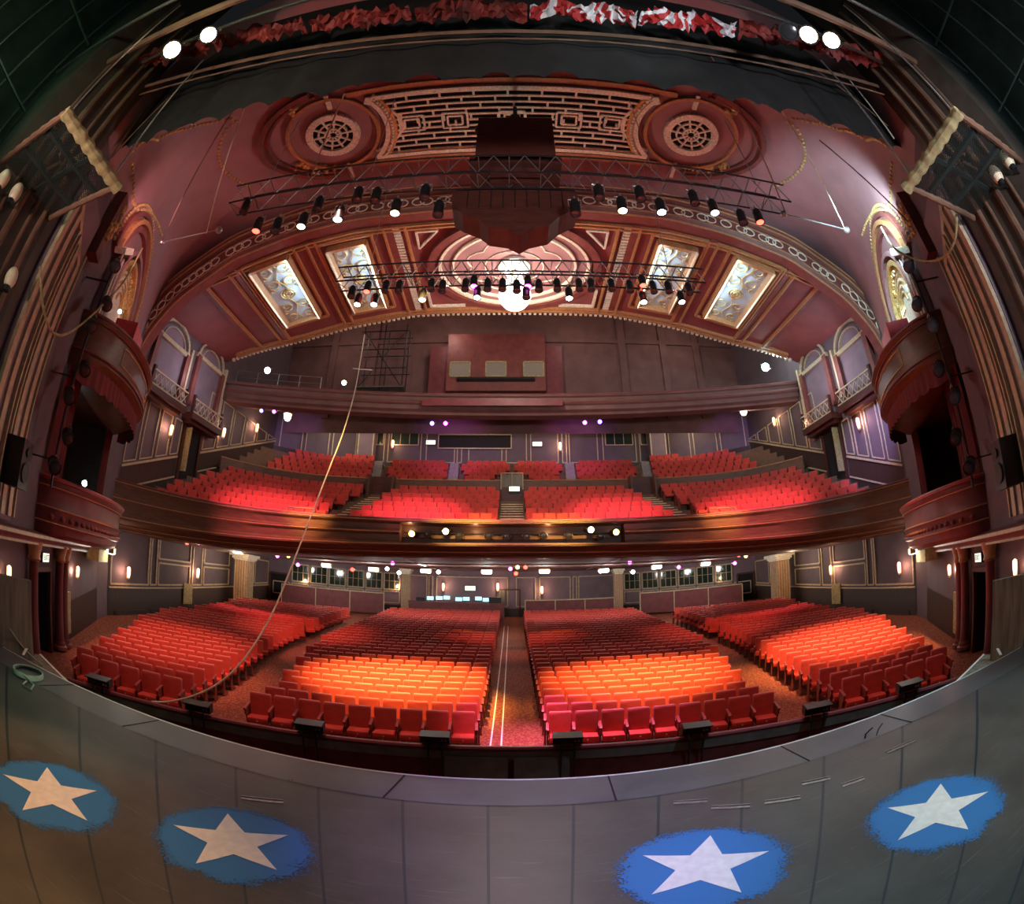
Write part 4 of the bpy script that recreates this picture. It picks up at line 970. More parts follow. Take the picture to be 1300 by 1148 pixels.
    mb = MB(); mb.add([(S * xi, ya, z), (S * xo, ya, z), (S * xo, yb_, z), (S * xi, yb_, z)], [(0, 1, 2, 3)]); mb.build('mesh_floor', M['net'], t)
    def lumpy(a, b, r, k=22): 
        a, b = Vector(a), Vector(b); return [a.lerp(b, i / k) for i in range(k + 1)], [r * (1 + .16 * math.sin(i * 2.1) + .1 * random.random()) for i in range(k + 1)]
    mb = MB(); pts, rs = lumpy((S * xi, ya - .05, z), (S * xi, yb_ + .05, z), .11); mb.tube(pts, rs, 9); mb.build('padded_edge', M['bag'], t, True)
    for yq in (yb_, ya): mb = MB(); pts, rs = lumpy((S * xi, yq, z), (S * xo, yq, z), .065); mb.tube(pts, rs, 8); mb.build('wrapped_side_edge', M['rust'], t, True)
    mb = MB()
    for X in (7.15, 8.0): mb.box((S * X, (ya + yb_) / 2, z + .05), (.09, yb_ - ya, .09))
    mb.box((S * 7.6, 2.7, z + .06), (2.2, .08, .08)); mb.build('cross_beam', M['greenwall'], t)
    for X, Y in ((xi + .15, ya + .1), (xi + .15, yb_ - .1)): mb = MB(); mb.cyl((S * X, Y, z), (S * X, Y, z + 4.1), .02, 6); mb.build('suspension_rod', M['steel'], t)
    mb = MB(); mb.box((S * 7.5, 2.9, z + .35), (.5, .35, .3)); mb.tube([(S * 7.3, 2.3, z + .05), (S * 7.5, 2.5, z + .15), (S * 7.9, 2.45, z + .08), (S * 8.2, 2.8, z + .12)], .04, 6); o = mb.build('cable_tray', M['rust']); tag(o, f'bundle of gear lying on the {nm} mesh perch', 'equipment')
    # cream glass lamps on the reveal
    pxs = [(20, 245), (4, 228), (14, 353)] if S < 0 else [(1265, 222), (1279, 203)]
    for k, (px, py) in enumerate(pxs):
        p = at_x(px, py, S * 8.5)
        lab = {(-1, 0): 'cream oval lamp beside the left perch, lower of the close pair', (-1, 1): 'cream oval lamp beside the left perch, upper of the close pair', (-1, 2): 'single cream oval lamp lower on the left reveal', (1, 0): 'cream oval lamp by the right perch, lower of the pair', (1, 1): 'cream oval lamp by the right perch, upper of the pair'}[(S, k)]
        t = thing('reveal_lamp', lab, 'lamp', p, 'cream lamps on the stage reveal')
        mb = MB(); mb.sphere((0, 0, .0), .145, 14, 9, 1.5); mb.build('glass', M['egg'], t, True)
        mb = MB(); mb.cyl((0, 0, -.26), (0, 0, -.12), .085, 10, .1); mb.cyl((0, 0, -.2), (S * .28, 0, -.2), .025, 6); mb.build('holder', M['black'], t, True)

# ------------------------------------------------------------------ black border, red cloth and bars over the stage front
mb = MB(); bx = np.linspace(-9.6, 9.6, 401); rows = []
def bz(x): return 11.58 + .0045 * x * x + .20 * (abs(math.sin(x * 4.6 + .7 * math.sin(x * 1.3))) ** .7) + .05 * math.sin(x * 2.3)
rows.append([(x, 4.5 + .05 * math.sin(x * 5), bz(x)) for x in bx]); rows.append([(x, 4.5 + .05 * math.sin(x * 5), 13.2 + .02 * abs(x)) for x in bx]); rows.append([(x, 4.48, 17.5) for x in bx])
mb.grid(rows); o = mb.build('black_border_curtain', M['blackcloth'], smooth=True); tag(o, 'wide black border curtain with scalloped lower edge above the stage front', 'curtain')
mb = MB(); mb.tube([(x, 4.25 - .009 * x * x, 13.35) for x in np.linspace(-10, 10, 30)], .05, 6); mb.tube([(x, 4.3 - .009 * x * x, 13.05) for x in np.linspace(-10, 10, 30)], .025, 6); o = mb.build('border_batten', M['rust'], smooth=True); tag(o, 'brown batten along the top of the black border', 'batten')
rng = random.Random(4)
BUN = [(-8.8, -6.8, 'brown-red cloth bundle at the far left over the border'), (-6.7, -4.3, 'dark red cloth bundle right of the left lit pair'), (-4.25, -2.0, 'dull red cloth bundle second left of the centre'), (-1.95, .3, 'red cloth bundle directly above the middle of the border'),
       (.35, 2.5, 'bright red and white cloth bundle just right of the middle'), (2.55, 4.7, 'red and white cloth bundle beside the unlit lantern'), (4.75, 6.6, 'red cloth under the right lit pair'), (6.65, 8.8, 'dull red cloth bundle at the far right over the border')]
for bi, (xa, xb, lab) in enumerate(BUN):
    mb = MB(); n_ = int((xb - xa) / .085); rows = []
    for j in range(6):
        rr_ = .10 + .10 * math.sin(PI * j / 5)
        rows.append([(xa + (xb - xa) * i / n_, 4.0 - .012 * (xa + (xb - xa) * i / n_) ** 2 - .07 * j + rng.uniform(-.10, .10), 13.55 + .22 * (max(0.0, math.sin(PI * i / n_)) ** .5) * (.3 + .25 * j) + .12 * math.sin(i * .55 + bi) + rng.uniform(-.12, .12)) for i in range(n_ + 1)])
    mb.grid(rows); o = mb.build('crumpled_cloth', M['redcloth'] if bi not in (4, 5) else M['stripedcloth']); tag(o, lab, 'cloth', 'cloth bundled above the border')
for i, (Y, z, r, mm, lab) in enumerate(((2.9, 13.6, .05, 'steel', 'steel flying bar nearest the crumpled cloth'), (2.1, 12.6, .09, 'rust', 'thick brown flying bar crossing the upper corners'), (1.5, 13.0, .05, 'steel', 'thin flying bar nearest the viewer above the stage'))):
    mb = MB(); mb.tube([(x, Y, z) for x in (-11, -5, 0, 5, 11)], r, 8); o = mb.build('flying_bar', M[mm], smooth=True); tag(o, lab, 'bar', 'flying bars over the stage')
for S in (-1, 1):
    mb = MB()
    for k in range(5): mb.cyl((S * 9.8, 1.2 - .9 * k, 6), (S * 9.8, 1.2 - .9 * k, 18), .03, 5)
    for k in range(4): mb.bar((S * 9.75, 1.4, 8 + 2.6 * k), (S * 9.75, -2.6, 8.3 + 2.6 * k), .05, .03, (-S, 0, 0))
    o = mb.build('wall_ladder_frame', M['greenwall']); tag(o, f'dark pipe grid on the {SIDE[S]} backstage wall', 'frame')
# ------------------------------------------------------------------ ceilings
FX = [0, 2.8, 6.35, 8.75, 11.6, 14.2, 15.5, 16]; FZ = [17.2, 17.1, 16.95, 16.5, 15.6, 13.9, 12.3, 10.8]
RX_ = [0, 3, 4.9, 8.25, 10.9, 13.8, 15, 16]; RZ = [16.9, 16.9, 16.85, 16.3, 15.65, 15.1, 14.8, 14.5]
YF, YR = 14.0, 21.1
CFZ = [17.2, 17.1, 16.95, 16.5, 15.6, 14.75, 14.2, 14.0]      # ceiling just behind the great arch
def cz(x, Y):
    t = (Y - YF) / (YR - YF); x = abs(x)
    return (1 - t) * float(np.interp(x, FX, CFZ)) + t * float(np.interp(x, RX_, RZ))
mb = MB(); X_ = [-16 + .25 * i for i in range(129)]
mb.grid([[(x, Y, cz(x, Y)) for x in X_] for Y in np.linspace(YF, YR, 30)] + [[(x, YR + .05, cz(x, YR) + .4) for x in X_], [(x, YR + .3, 24) for x in X_]])
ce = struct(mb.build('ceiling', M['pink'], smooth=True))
DN = Vector((0, 0, -1))
def cpt(x, Y, o=.02): return Vector((x, Y, cz(x, Y) - o))
mb = MB()
for x in (-11.9, -8.35, -5.0, 5.0, 8.35, 11.9):
    mb.poly([cpt(x, Y) for Y in np.linspace(14.2, 20.9, 9)], .34, .10, DN, False)
for x in (-13.6, 13.6): mb.poly([cpt(x, Y) for Y in np.linspace(14.4, 20.9, 9)], .3, .10, DN, False)
mb.build('rib', M['rib'], ce)
mb = MB()
for x in (-12.15, -11.65, -8.55, -8.15, -5.2, -4.3, 4.3, 5.2, 8.15, 8.55, 11.65, 12.15, 13.4, -13.4):
    mb.poly([cpt(x, Y) for Y in np.linspace(14.4, 20.7, 9)], .10, .16, DN, False)
for k in range(2):
    mb.poly([cpt(x, 14.35 + .2 * k) for x in np.linspace(-14, 14, 57)], .09, .14, DN, False)
    mb.poly([cpt(x, 20.55 + .25 * k) for x in np.linspace(-15, 15, 61)], .10, .16, DN, False)
mb.build('gilt_fillet', M['ochre'], ce)
mb = MB()
for i in range(120):
    x = -15.4 + 30.8 * i / 119; mb.box(cpt(x, 21.0, .08), (.13, .16, .16))
for x in (-4.7, 4.7):
    for i in range(34): mb.box(cpt(x, 14.5 + 6.1 * i / 33, .07), (.34, .09, .10))
mb.build('dentil', M['paleg'], ce)
# four lit scrollwork panels
def scroll(mb, f, cx, cy, r, k, turn, sgn):
    pts = []
    for i in range(k): a = turn + sgn * i * .52; rr = r * (1 - .8 * i / k); pts.append(f(cx + rr * math.cos(a), cy + rr * math.sin(a)))
    mb.tube(pts, .035, 5)
PANELS = [(-11.2, -9.45, 14.65, 19.2, 'outer left'), (-7.75, -6.1, 14.95, 19.6, 'inner left'), (6.1, 7.75, 14.95, 19.6, 'inner right'), (9.45, 11.2, 14.65, 19.2, 'outer right')]
for (a, b, y0, y1, nm) in PANELS:
    t = thing('ceiling_panel', f'glowing pale panel with gilt scrollwork in the ceiling slope, {nm}', 'ceiling panel', (0, 0, 0), 'lit scrollwork ceiling panels')
    mb = MB(); mb.grid([[cpt(x, Y, .03) for x in np.linspace(a, b, 4)] for Y in np.linspace(y0, y1, 8)]); mb.build('plaster_field', M['panelplaster'], t)
    mb = MB()
    for g, w_, d in ((0, .16, .34), (.32, .10, .14)):
        mb.poly([cpt(x, Y) for x, Y in ((a - g, y0 - g), (b + g, y0 - g), (b + g, y1 + g), (a - g, y1 + g))], w_, d, DN)
    mb.build('frame', M['ochre'], t)
    mb = MB(); xm = (a + b) / 2; f = lambda x, Y: cpt(min(max(x, a + .12), b - .12), min(max(Y, y0 + .12), y1 - .12), .09)
    L_ = y1 - y0
    for i, (q, r) in enumerate(((.12, .34), (.32, .36), (.72, .32), (.9, .26))):
        for s_ in (-1, 1): scroll(mb, f, xm + s_ * .42, y0 + L_ * q, r, 15, PI / 2, s_); scroll(mb, f, xm + s_ * .62, y0 + L_ * (q + .09), r * .5, 9, -PI / 2, -s_)
    for r in (.34, .22, .1): mb.tube([f(xm + r * math.cos(2 * PI * i / 14), y0 + L_ * .52 + r * math.sin(2 * PI * i / 14)) for i in range(15)], .035, 5)
    mb.tube([f(xm + .12 * math.sin(i * .8), y0 + .2 + (L_ - .4) * i / 24) for i in range(25)], .03, 5)
    mb.build('scrollwork', M['gold'], t, True)
# oval dome rosette
t = thing('ceiling_rosette', 'large oval ceiling rosette with petal outline over the chandelier', 'ceiling rosette')
ov = lambda rx, ry, o=.03, k=48: [cpt(.1 + rx * math.cos(2 * PI * i / k), 17.35 + ry * math.sin(2 * PI * i / k), o) for i in range(k)]
mb = MB(); c = cpt(.1, 17.35, .03); pts = ov(3.55, 2.95); mb.add([c] + pts, [(0, 1 + i, 1 + (i + 1) % 48) for i in range(48)]); mb.build('field', M['pinkl'], t)
for rx, ry, w_, d, mm in ((3.7, 3.05, .34, .22, 'rib'), (3.3, 2.75, .12, .18, 'paleg'), (2.72, 2.25, .10, .14, 'paleg')):
    mb = MB(); mb.poly(ov(rx, ry), w_, d, DN); mb.build('oval_ring', M[mm], t)
mb = MB(); pts = []
for i in range(97):
    a = 2 * PI * i / 96; r = 1 + .17 * abs(math.sin(a * 4)); pts.append(cpt(.1 + 1.85 * r * math.cos(a), 17.35 + 1.5 * r * math.sin(a), .06))
mb.tube(pts, .035, 5); mb.tube([cpt(.1 + 1.3 * math.cos(2 * PI * i / 40), 17.35 + 1.05 * math.sin(2 * PI * i / 40), .06) for i in range(41)], .03, 5); mb.build('petal_outline', M['paleg'], t, True)
mb = MB(); mb.lathe([(.75, 0), (.7, -.12), (.45, -.18), (.2, -.26)], c, 20); mb.build('centre_boss', M['white'], t, True)
for S in (-1, 1):
    mb = MB()
    mb.poly([cpt(S * x, Y, .03) for x, Y in ((3.0, 14.75), (3.9, 14.75), (3.9, 15.8))], .08, .12, DN); mb.poly([cpt(S * x, Y, .03) for x, Y in ((2.3, 20.25), (4.0, 20.25), (4.0, 18.9))], .12, .14, DN, False)
    o = mb.build('corner_moulding', M['paleg']); tag(o, f'pale corner moulding beside the ceiling rosette on the {SIDE[S]}', 'moulding')

# great arch across the hall
AX = [x for x in np.linspace(-16, 16, 97)]
low = [Vector((x, 0, float(np.interp(abs(x), FX, FZ)))) for x in AX]
low = [(low[max(i - 1, 0)] + low[i] * 2 + low[min(i + 1, 96)]) / 4 for i in range(97)]
nor = []
for i in range(97):
    d = low[min(i + 1, 96)] - low[max(i - 1, 0)]; nn = Vector((-d.z, 0, d.x)).normalized(); nor.append(nn)
def ap(i, o, Y): v = low[i] + nor[i] * o; return Vector((v.x, Y, v.z))
arch = thing('great_arch', 'great curved arch with a chain of gilt rings spanning the ceiling', 'arch')
mb = MB(); pr = [(-.05, 14.2), (-.05, 13.75), (.12, 13.7), (.2, 13.62), (.75, 13.62), (.82, 13.7), (1.1, 13.74), (1.18, 13.6), (1.4, 13.6), (1.45, 13.9)]
mb.grid([[ap(i, o, Y) for i in range(97)] for o, Y in pr]); mb.build('arch_band', M['rib'], arch, True)
mb = MB()
for o, Y, r in ((.0, 13.72, .05), (.2, 13.6, .035), (.76, 13.6, .035), (1.16, 13.6, .05), (1.42, 13.62, .05)): mb.tube([ap(i, o, Y) for i in range(97)], r, 5)
mb.build('gilt_line', M['ochre'], arch, True)
mb = MB(); acc = 0; last = None
for i in range(1, 96):
    acc += (low[i] - low[i - 1]).length
    if acc > .52 * (len(mb.v) / (13 * 5) + .5) if mb.v else acc > .3:
        c = ap(i, .48, 13.58); u_ = (low[i + 1] - low[i - 1]).normalized(); mb.tube([c + (u_ * math.cos(2 * PI * k / 12) * .25 + nor[i] * math.sin(2 * PI * k / 12) * .2) for k in range(13)], .032, 5, False)
mb.build('ring_chain', M['paleg'], arch, True)
mb = MB(); mb.grid([[ap(i, .6, 14.25) for i in range(97)], [(AX[i], 14.25, 20) for i in range(97)]]); struct(mb.build('wall_over_arch', M['pink']))

# front vault between the arch and the stage opening
mb = MB(); K = 64; rows = []
for Y in np.linspace(3.7, 14.2, 34):
    w_ = vw(Y); rows.append([(w_ * math.sin(-PI / 2 + PI * i / K) if True else 0, Y, vz(w_ * math.sin(-PI / 2 + PI * i / K), Y)) for i in range(K + 1)])
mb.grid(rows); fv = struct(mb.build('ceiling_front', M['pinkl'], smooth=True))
def vpt(x, Y, o=.03): return Vector((x, Y, vz(x, Y) - o))
for S in (-1, 1):      # bead outlined panels on the coves
    mb = MB()
    def beads(pts, sp_=.17):
        acc = 0
        for (x0, y0), (x1, y1) in zip(pts, pts[1:]):
            L_ = (vpt(x1, y1) - vpt(x0, y0)).length; k = max(1, int(L_ / sp_))
            for i in range(k): mb.sphere(vpt(x0 + (x1 - x0) * i / k, y0 + (y1 - y0) * i / k, .02), .075, 6, 4)
    def vhit(px, py):
        d = ray(px, py); t = 4.0
        while t < 40:
            p = d * t
            if abs(p.x) >= vw(p.y) - .02 or p.z + EYE >= vz(p.x, p.y): return (p.x * (1 if S < 0 else -1), p.y)
            t += .02
    for path in ([(167, 192), (200, 177), (235, 164), (268, 155), (300, 150)], [(301, 153), (288, 163), (282, 175), (278, 190), (279, 203), (284, 214), (294, 224), (308, 232), (322, 238)], [(141, 250), (146, 275), (162, 269), (178, 265), (192, 269), (202, 285), (206, 300)]):
        beads([vhit(*q) for q in path])
    o = mb.build('bead_outline', M['gold']); tag(o, f'line of gilt beads outlining the {SIDE[S]} cove panel', 'moulding')
# ceiling grille
XE = lambda y: 6.45 - math.sqrt(max(2.02 ** 2 - (y - 10.1) ** 2, 0)) if abs(y - 10.1) < 2.02 else 6.0
GY0, GY1 = 8.72, 11.6
t = thing('ceiling_grille', 'long pale gilt lattice grille in the front ceiling', 'grille')
yy = np.linspace(GY0, GY1, 15)
mb = MB(); mb.grid([[vpt(XE(y) * u, y, .04) for u in np.linspace(-1, 1, 30)] for y in yy]); mb.build('dark_backing', M['void'], t)
mb = MB(); lines = np.linspace(GY0 + .12, GY1 - .12, 11)
for j, y in enumerate(lines):
    xe = XE(y); inner = 3 <= j <= 7
    segs3 = [(-xe, xe)] if not inner else ([(-xe, -3.9), (-3.2, -2.5), (-1.5, 1.5), (2.5, 3.2), (3.9, xe)] if j in (4, 5, 6) else [(-xe, xe)])
    for a, b in segs3:
        if b - a > .05: mb.poly([vpt(x, y, .05) for x in np.linspace(a, b, 8)], .075, .07, DN, False)
for j in range(10):
    y0, y1 = lines[j], lines[j + 1]; xe = min(XE(y0), XE(y1)); st = 1.15 if j not in (4, 5) else .95; x = -xe + (.55 if j % 2 else 1.1)
    while x < xe - .1: mb.bar(vpt(x, y0, .05), vpt(x, y1, .05), .075, .07, DN); x += st
for xc in (-3.55, -2.0, 0, 2.0, 3.55):
    for r in (.34, .2): mb.poly([vpt(xc + dx * r * 1.3, 10.16 + dy * r, .05) for dx, dy in ((-1, -1), (1, -1), (1, 1), (-1, 1))], .07, .08, DN)
for S in (-1, 1):
    mb.poly([vpt(S * (6.45 - 2.55 * math.cos(a)), 10.1 + 2.55 * math.sin(a) * .56, .05) for a in np.linspace(-1.0, 1.0, 14)], .1, .08, DN, False)
mb.build('lattice', M['paleg'], t)
mb = MB(); out = [(XE(y), y) for y in yy] + [(-XE(y), y) for y in yy[::-1]]
out2 = []
for (x0, y0), (x1, y1) in zip(out, out[1:] + out[:1]):
    for i in range(6): out2.append((x0 + (x1 - x0) * i / 6, y0 + (y1 - y0) * i / 6))
mb.poly([vpt(x, y, .04) for x, y in out2], .16, .14, DN)
mb.build('bead_frame', M['paleg'], t)
for S in (-1, 1):
    mb = MB(); mb.poly([vpt(S * (6.45 - 2.2 * math.cos(a)), 10.1 + 2.2 * math.sin(a), .03) for a in np.linspace(-.72, .72, 18)], .34, .12, DN, False); mb.build('end_arc', M['gold'], t)
    mb = MB()
    for a in np.linspace(-.7, .7, 22): mb.sphere(vpt(S * (6.45 - 2.2 * math.cos(a)), 10.1 + 2.2 * math.sin(a), .16), .075, 6, 4)
    mb.build('end_arc_bead', M['paleg'], t)
mb = MB(); mb.poly([vpt(x, GY1 + .35, .03) for x in np.linspace(-5.6, 5.6, 24)], .3, .08, DN, False); mb.poly([vpt(x, GY0 - .3, .03) for x in np.linspace(-5.6, 5.6, 24)], .2, .08, DN, False); mb.build('ochre_border', M['ochre'], t)
for S in (-1, 1):
    nm = SIDE[S]; cx, cy = S * 6.5, 10.1
    t = thing('ceiling_roundel', f'round pierced gilt roundel at the {nm} end of the ceiling grille', 'roundel', (0, 0, 0), 'ceiling roundels')
    ci = lambda r, k=28, o=.04: [vpt(cx + r * math.cos(2 * PI * i / k), cy + r * math.sin(2 * PI * i / k), o) for i in range(k)]
    mb = MB(); mb.add([vpt(cx, cy, .05)] + ci(.78, o=.05), [(0, 1 + i, 1 + (i + 1) % 28) for i in range(28)]); mb.build('dark_backing', M['void'], t)
    mb = MB(); mb.poly(ci(.9), .26, .14, DN); mb.build('pale_ring', M['paleg'], t)
    mb = MB(); mb.poly(ci(.3, 16), .07, .1, DN); mb.poly(ci(.55, 20), .06, .1, DN)
    for i in range(10): a = 2 * PI * i / 10; mb.bar(vpt(cx + .12 * math.cos(a), cy + .12 * math.sin(a), .05), vpt(cx + .8 * math.cos(a), cy + .8 * math.sin(a), .05), .07, .08, DN)
    mb.build('spoke', M['paleg'], t)
    mb = MB(); mb.poly(ci(1.72, 36), .12, .12, DN); mb.build('outer_ring', M['ochre'], t)
    t = thing('roundel_surround', f'large scrolled half-ring with gilt leaves outside the {nm} roundel', 'moulding')
    mb = MB(); mb.poly([vpt(cx + S * 2.75 * math.cos(a), cy + 2.15 * math.sin(a), .03) for a in np.linspace(-1.45, 1.45, 26)], .2, .2, DN, False)
    mb.poly([vpt(cx + S * 2.45 * math.cos(a), cy + 1.95 * math.sin(a), .03) for a in np.linspace(-1.5, 1.5, 26)], .10, .12, DN, False); mb.build('half_ring', M['rib'], t)
    mb = MB()
    for a0 in (-1.1, .75, 1.05, 1.3):
        for i in range(10): a = a0 + random.uniform(-.12, .12); r = 2.3 + random.uniform(-.25, .2); mb.sphere(vpt(cx + S * r * math.cos(a), cy + r * .8 * math.sin(a), .06), random.uniform(.06, .13), 6, 4)
    mb.build('gilt_leaf', M['gold'], t)
    mb = MB(); mb.bar(vpt(cx - S * .2, GY0 - .5, .03), vpt(cx - S * .2, GY0 + .15, .03), .16, .1, DN); mb.bar(vpt(cx - S * .2, GY1 + .1, .03), vpt(cx - S * .2, GY1 + .9, .03), .14, .1, DN); o = mb.build('short_bar_moulding', M['paleg']); tag(o, f'short pale bars above and below the {nm} roundel', 'moulding')
# chandelier
t = thing('chandelier', 'blazing crystal basket chandelier hanging below the ceiling rosette', 'chandelier', (.12, 17.4, 0))
mb = MB(); mb.tube([(0, 0, 16.9), (0, 0, 16.4)], .03, 6); mb.lathe([(.05, 16.7), (.16, 16.62), (.05, 16.5)], n=10); mb.build('stem', M['gold'], t, True)
mb = MB()
for z, r in ((16.35, .34), (16.0, .5), (15.55, .62)):
    mb.tube([(r * math.cos(2 * PI * i / 24), r * math.sin(2 * PI * i / 24), z) for i in range(25)], .03, 5)
mb.build('crown_ring', M['brass'], t, True)
mb = MB(); mb.lathe([(.62, 15.55), (.66, 15.35), (.6, 15.1), (.44, 14.9), (.2, 14.78), (.02, 14.74)], n=20); mb.build('crystal_basket', M['crystal'], t, True)
mb = MB()
for i in range(18):
    a = 2 * PI * i / 18
    for z0, r0, z1, r1 in ((16.35, .34, 16.0, .5), (16.0, .5, 15.55, .62)): mb.tube([(r0 * math.cos(a), r0 * math.sin(a), z0), ((r0 + r1) / 2 * .93 * math.cos(a), (r0 + r1) / 2 * .93 * math.sin(a), (z0 + z1) / 2 - .04), (r1 * math.cos(a), r1 * math.sin(a), z1)], .03, 4)
mb.build('crystal_strand', M['crystal'], t)
mb = MB()
for i in range(16): a = 2 * PI * i / 16; mb.sphere((.64 * math.cos(a), .64 * math.sin(a), 15.42), .09, 6, 4, 1.3)
mb.build('candle_bulb', M['crystal'], t)
# ------------------------------------------------------------------ trusses, lanterns and lamps
def truss(name, label, x0, x1, Y, z0, z1, dy, mm='black'):
    t = thing(name, label, 'lighting truss')
    mb = MB()
    for y in (Y - dy, Y + dy):
        for z in (z0, z1): mb.cyl((x0, y, z), (x1, y, z), .03, 6)
    mb.build('chord', M[mm], t)
    mb = MB(); n = int((x1 - x0) / ((z1 - z0) * 1.1)); 
    for i in range(n):
        a, b = x0 + (x1 - x0) * i / n, x0 + (x1 - x0) * (i + 1) / n; m_ = (a + b) / 2
        for y in (Y - dy, Y + dy): mb.cyl((a, y, z0), (m_, y, z1), .017, 5); mb.cyl((m_, y, z1), (b, y, z0), .017, 5)
        for z in (z0, z1): mb.cyl((a, Y - dy, z), (a, Y + dy, z), .015, 5)
        mb.cyl((a, Y - dy, z0), (m_, Y + dy, z0), .013, 5)
    mb.build('lattice', M['dullsteel'], t)
    return t
truss('lighting_truss', 'wide front lighting truss carrying large lanterns below the ceiling grille', -8.5, 8.35, 9.0, 13.6, 14.35, .3)
truss('lighting_truss', 'narrower lighting truss crossing in front of the chandelier', -5.5, 6.1, 12.0, 12.35, 12.9, .28)
mb = MB()
for x in (-7.5, -4, 4, 7.5): mb.cyl((x, 9, 14.35), (x, 9, vz(x, 9) - .03), .014, 5)
for x in (-4.5, 5.0): mb.cyl((x, 12, 12.9), (x, 12, vz(x, 12) - .03), .014, 5)
o = mb.build('truss_wire', M['steel']); tag(o, 'thin steel wires holding the trusses from the ceiling', 'wire')

LM = {}
def lantern_mesh():
    mb = MB(); mb.lathe([(.04, .26), (.10, .25), (.125, .18), (.125, .0), (.14, -.02), (.14, -.22), (.155, -.24), (.155, -.30), (.13, -.30), (.12, -.27)], n=12)
    for z in (.06, .12): mb.lathe([(.14, z), (.14, z + .02)], n=12)
    mb.box((0, .13, .05), (.1, .05, .2)); LM['body'] = mb.mesh('lantern_body', M['black'], True)
    mb = MB(); mb.tube([(-.17, 0, .02), (-.18, 0, .30), (.18, 0, .30), (.17, 0, .02)], .018, 5); mb.cyl((0, 0, .30), (0, 0, .44), .03, 6); LM['yoke'] = mb.mesh('lantern_yoke', M['steel'])
    for key in [None] + list(LIT):
        mb = MB(); mb.lathe([(.128, -.285), (.09, -.30), (.02, -.305)], n=12); LM[key] = mb.mesh('lantern_lens', LIT[key] if key else M['lens'], True)
lantern_mesh()
def lantern(p, aim, key, label, group, sc=1.0):
    t = thing('stage_lantern', label, 'stage light', p, group); t.rotation_mode = 'QUATERNION'
    t.rotation_quaternion = Vector((0, 0, -1)).rotation_difference((Vector(aim) - Vector(p)).normalized()); t.scale = (sc, sc, sc)
    for nm, k in (('body', 'body'), ('yoke', 'yoke'), ('lens', key)):
        c = bpy.data.objects.new(nm, LM[k]); COL.objects.link(c); c.parent = t
    return t
CW = {None: 'unlit black', 'white': 'white-lit', 'warm': 'warm-lit', 'orange': 'orange-lit', 'red': 'red-lit', 'magenta': 'magenta-lit', 'violet': 'blue-violet', 'teal': 'blazing pale teal', 'pinkwhite': 'pink-white'}
def row(lst, where, group, fpos, aim, sc=1.0):
    lst = sorted(lst, key=lambda q: q[0]); n = len(lst)
    for i, (px, py, key) in enumerate(lst):
        p = fpos(px, py); lab = f'{CW[key]} lantern {where}, {ORD[i + 1] if i < 20 else ORD[n - i]} from the {"left" if i < 20 else "right"}'
        lantern(p, aim(p) if callable(aim) else aim, key, lab, group, sc)
T1 = [(328, 285, 'red'), (352, 285, None), (385, 279, 'warm'), (431, 270, 'white'), (503, 262, 'warm'), (557, 264, None), (730, 263, None), (789, 259, 'warm'), (838, 261, 'white'), (905, 262, 'white'), (941, 275, None), (962, 274, 'red'),
      (312, 262, None), (405, 258, None), (455, 246, None), (478, 247, None), (540, 243, None), (760, 243, None), (812, 245, None), (880, 250, None)]
T1 = T1[:20]
row(T1, 'on the front truss', 'lanterns on the front truss', lambda x, y: at_y(x, y, 8.7), lambda p: (p.x * .92, 8.2, 0), .92)
T2 = [(447, 370, None), (467, 364, 'red'), (455, 380, 'white'), (476, 380, 'white'), (490, 363, None), (507, 363, None), (537, 374, 'warm'), (548, 361, None), (562, 363, None), (591, 361, None), (602, 357, 'magenta'), (606, 371, 'white'),
      (619, 361, None), (638, 361, None), (656, 363, None), (670, 357, 'magenta'), (668, 371, None), (684, 362, None), (707, 361, None), (722, 372, 'white'), (735, 361, None), (750, 361, None), (776, 361, None), (799, 363, None), (815, 356, 'red'), (829, 364, None), (816, 377, 'white'), (848, 364, None), (864, 377, 'white'), (874, 366, None)]
row(T2, 'on the chandelier-side truss', 'lanterns on the narrower truss', lambda x, y: at_y(x, y, 11.65), lambda p: (p.x * .92, 9.6, 1), .78)
row([(523, 677, 'orange'), (543, 678, None), (566, 674, 'warm'), (583, 680, None), (620, 680, None), (643, 681, None), (668, 681, None), (690, 680, None), (722, 680, None), (750, 672, 'warm'), (762, 681, None), (782, 675, 'orange')],
    'in the circle front recess', 'lanterns in the circle front', lambda x, y: at_y(x, y, 18.72), lambda p: (p.x * .3, 3, 2.5), .95)
row([(353, 706, 'magenta'), (367, 706, 'orange'), (379, 717, 'magenta'), (448, 723, 'red'), (492, 722, 'white'), (499, 715, 'magenta'), (507, 727, 'white'), (557, 726, 'pinkwhite'), (648, 722, 'magenta'), (657, 720, 'orange'), (667, 720, 'red'), (655, 728, 'red'), (762, 725, 'pinkwhite'), (799, 714, 'magenta'),
     (803, 726, 'white'), (861, 720, 'magenta'), (930, 704, 'magenta'), (937, 705, 'red'), (946, 706, 'orange'), (932, 715, 'magenta')], 'under the circle ceiling', 'coloured lanterns under the circle',
    lambda x, y: at_y(x, y, 23.0), lambda p: (p.x * .5, 4, 2.5), .75)
row([(237, 688, 'red'), (252, 688, 'magenta')], 'under the left end of the circle', 'coloured lanterns under the left circle end', lambda x, y: at_y(x, y, 18.2), (0, 3, 2), .9)
row([(1041, 686, 'magenta'), (1055, 684, 'red')], 'under the right end of the circle', 'coloured lanterns under the right circle end', lambda x, y: at_y(x, y, 18.2), (0, 3, 2), .9)
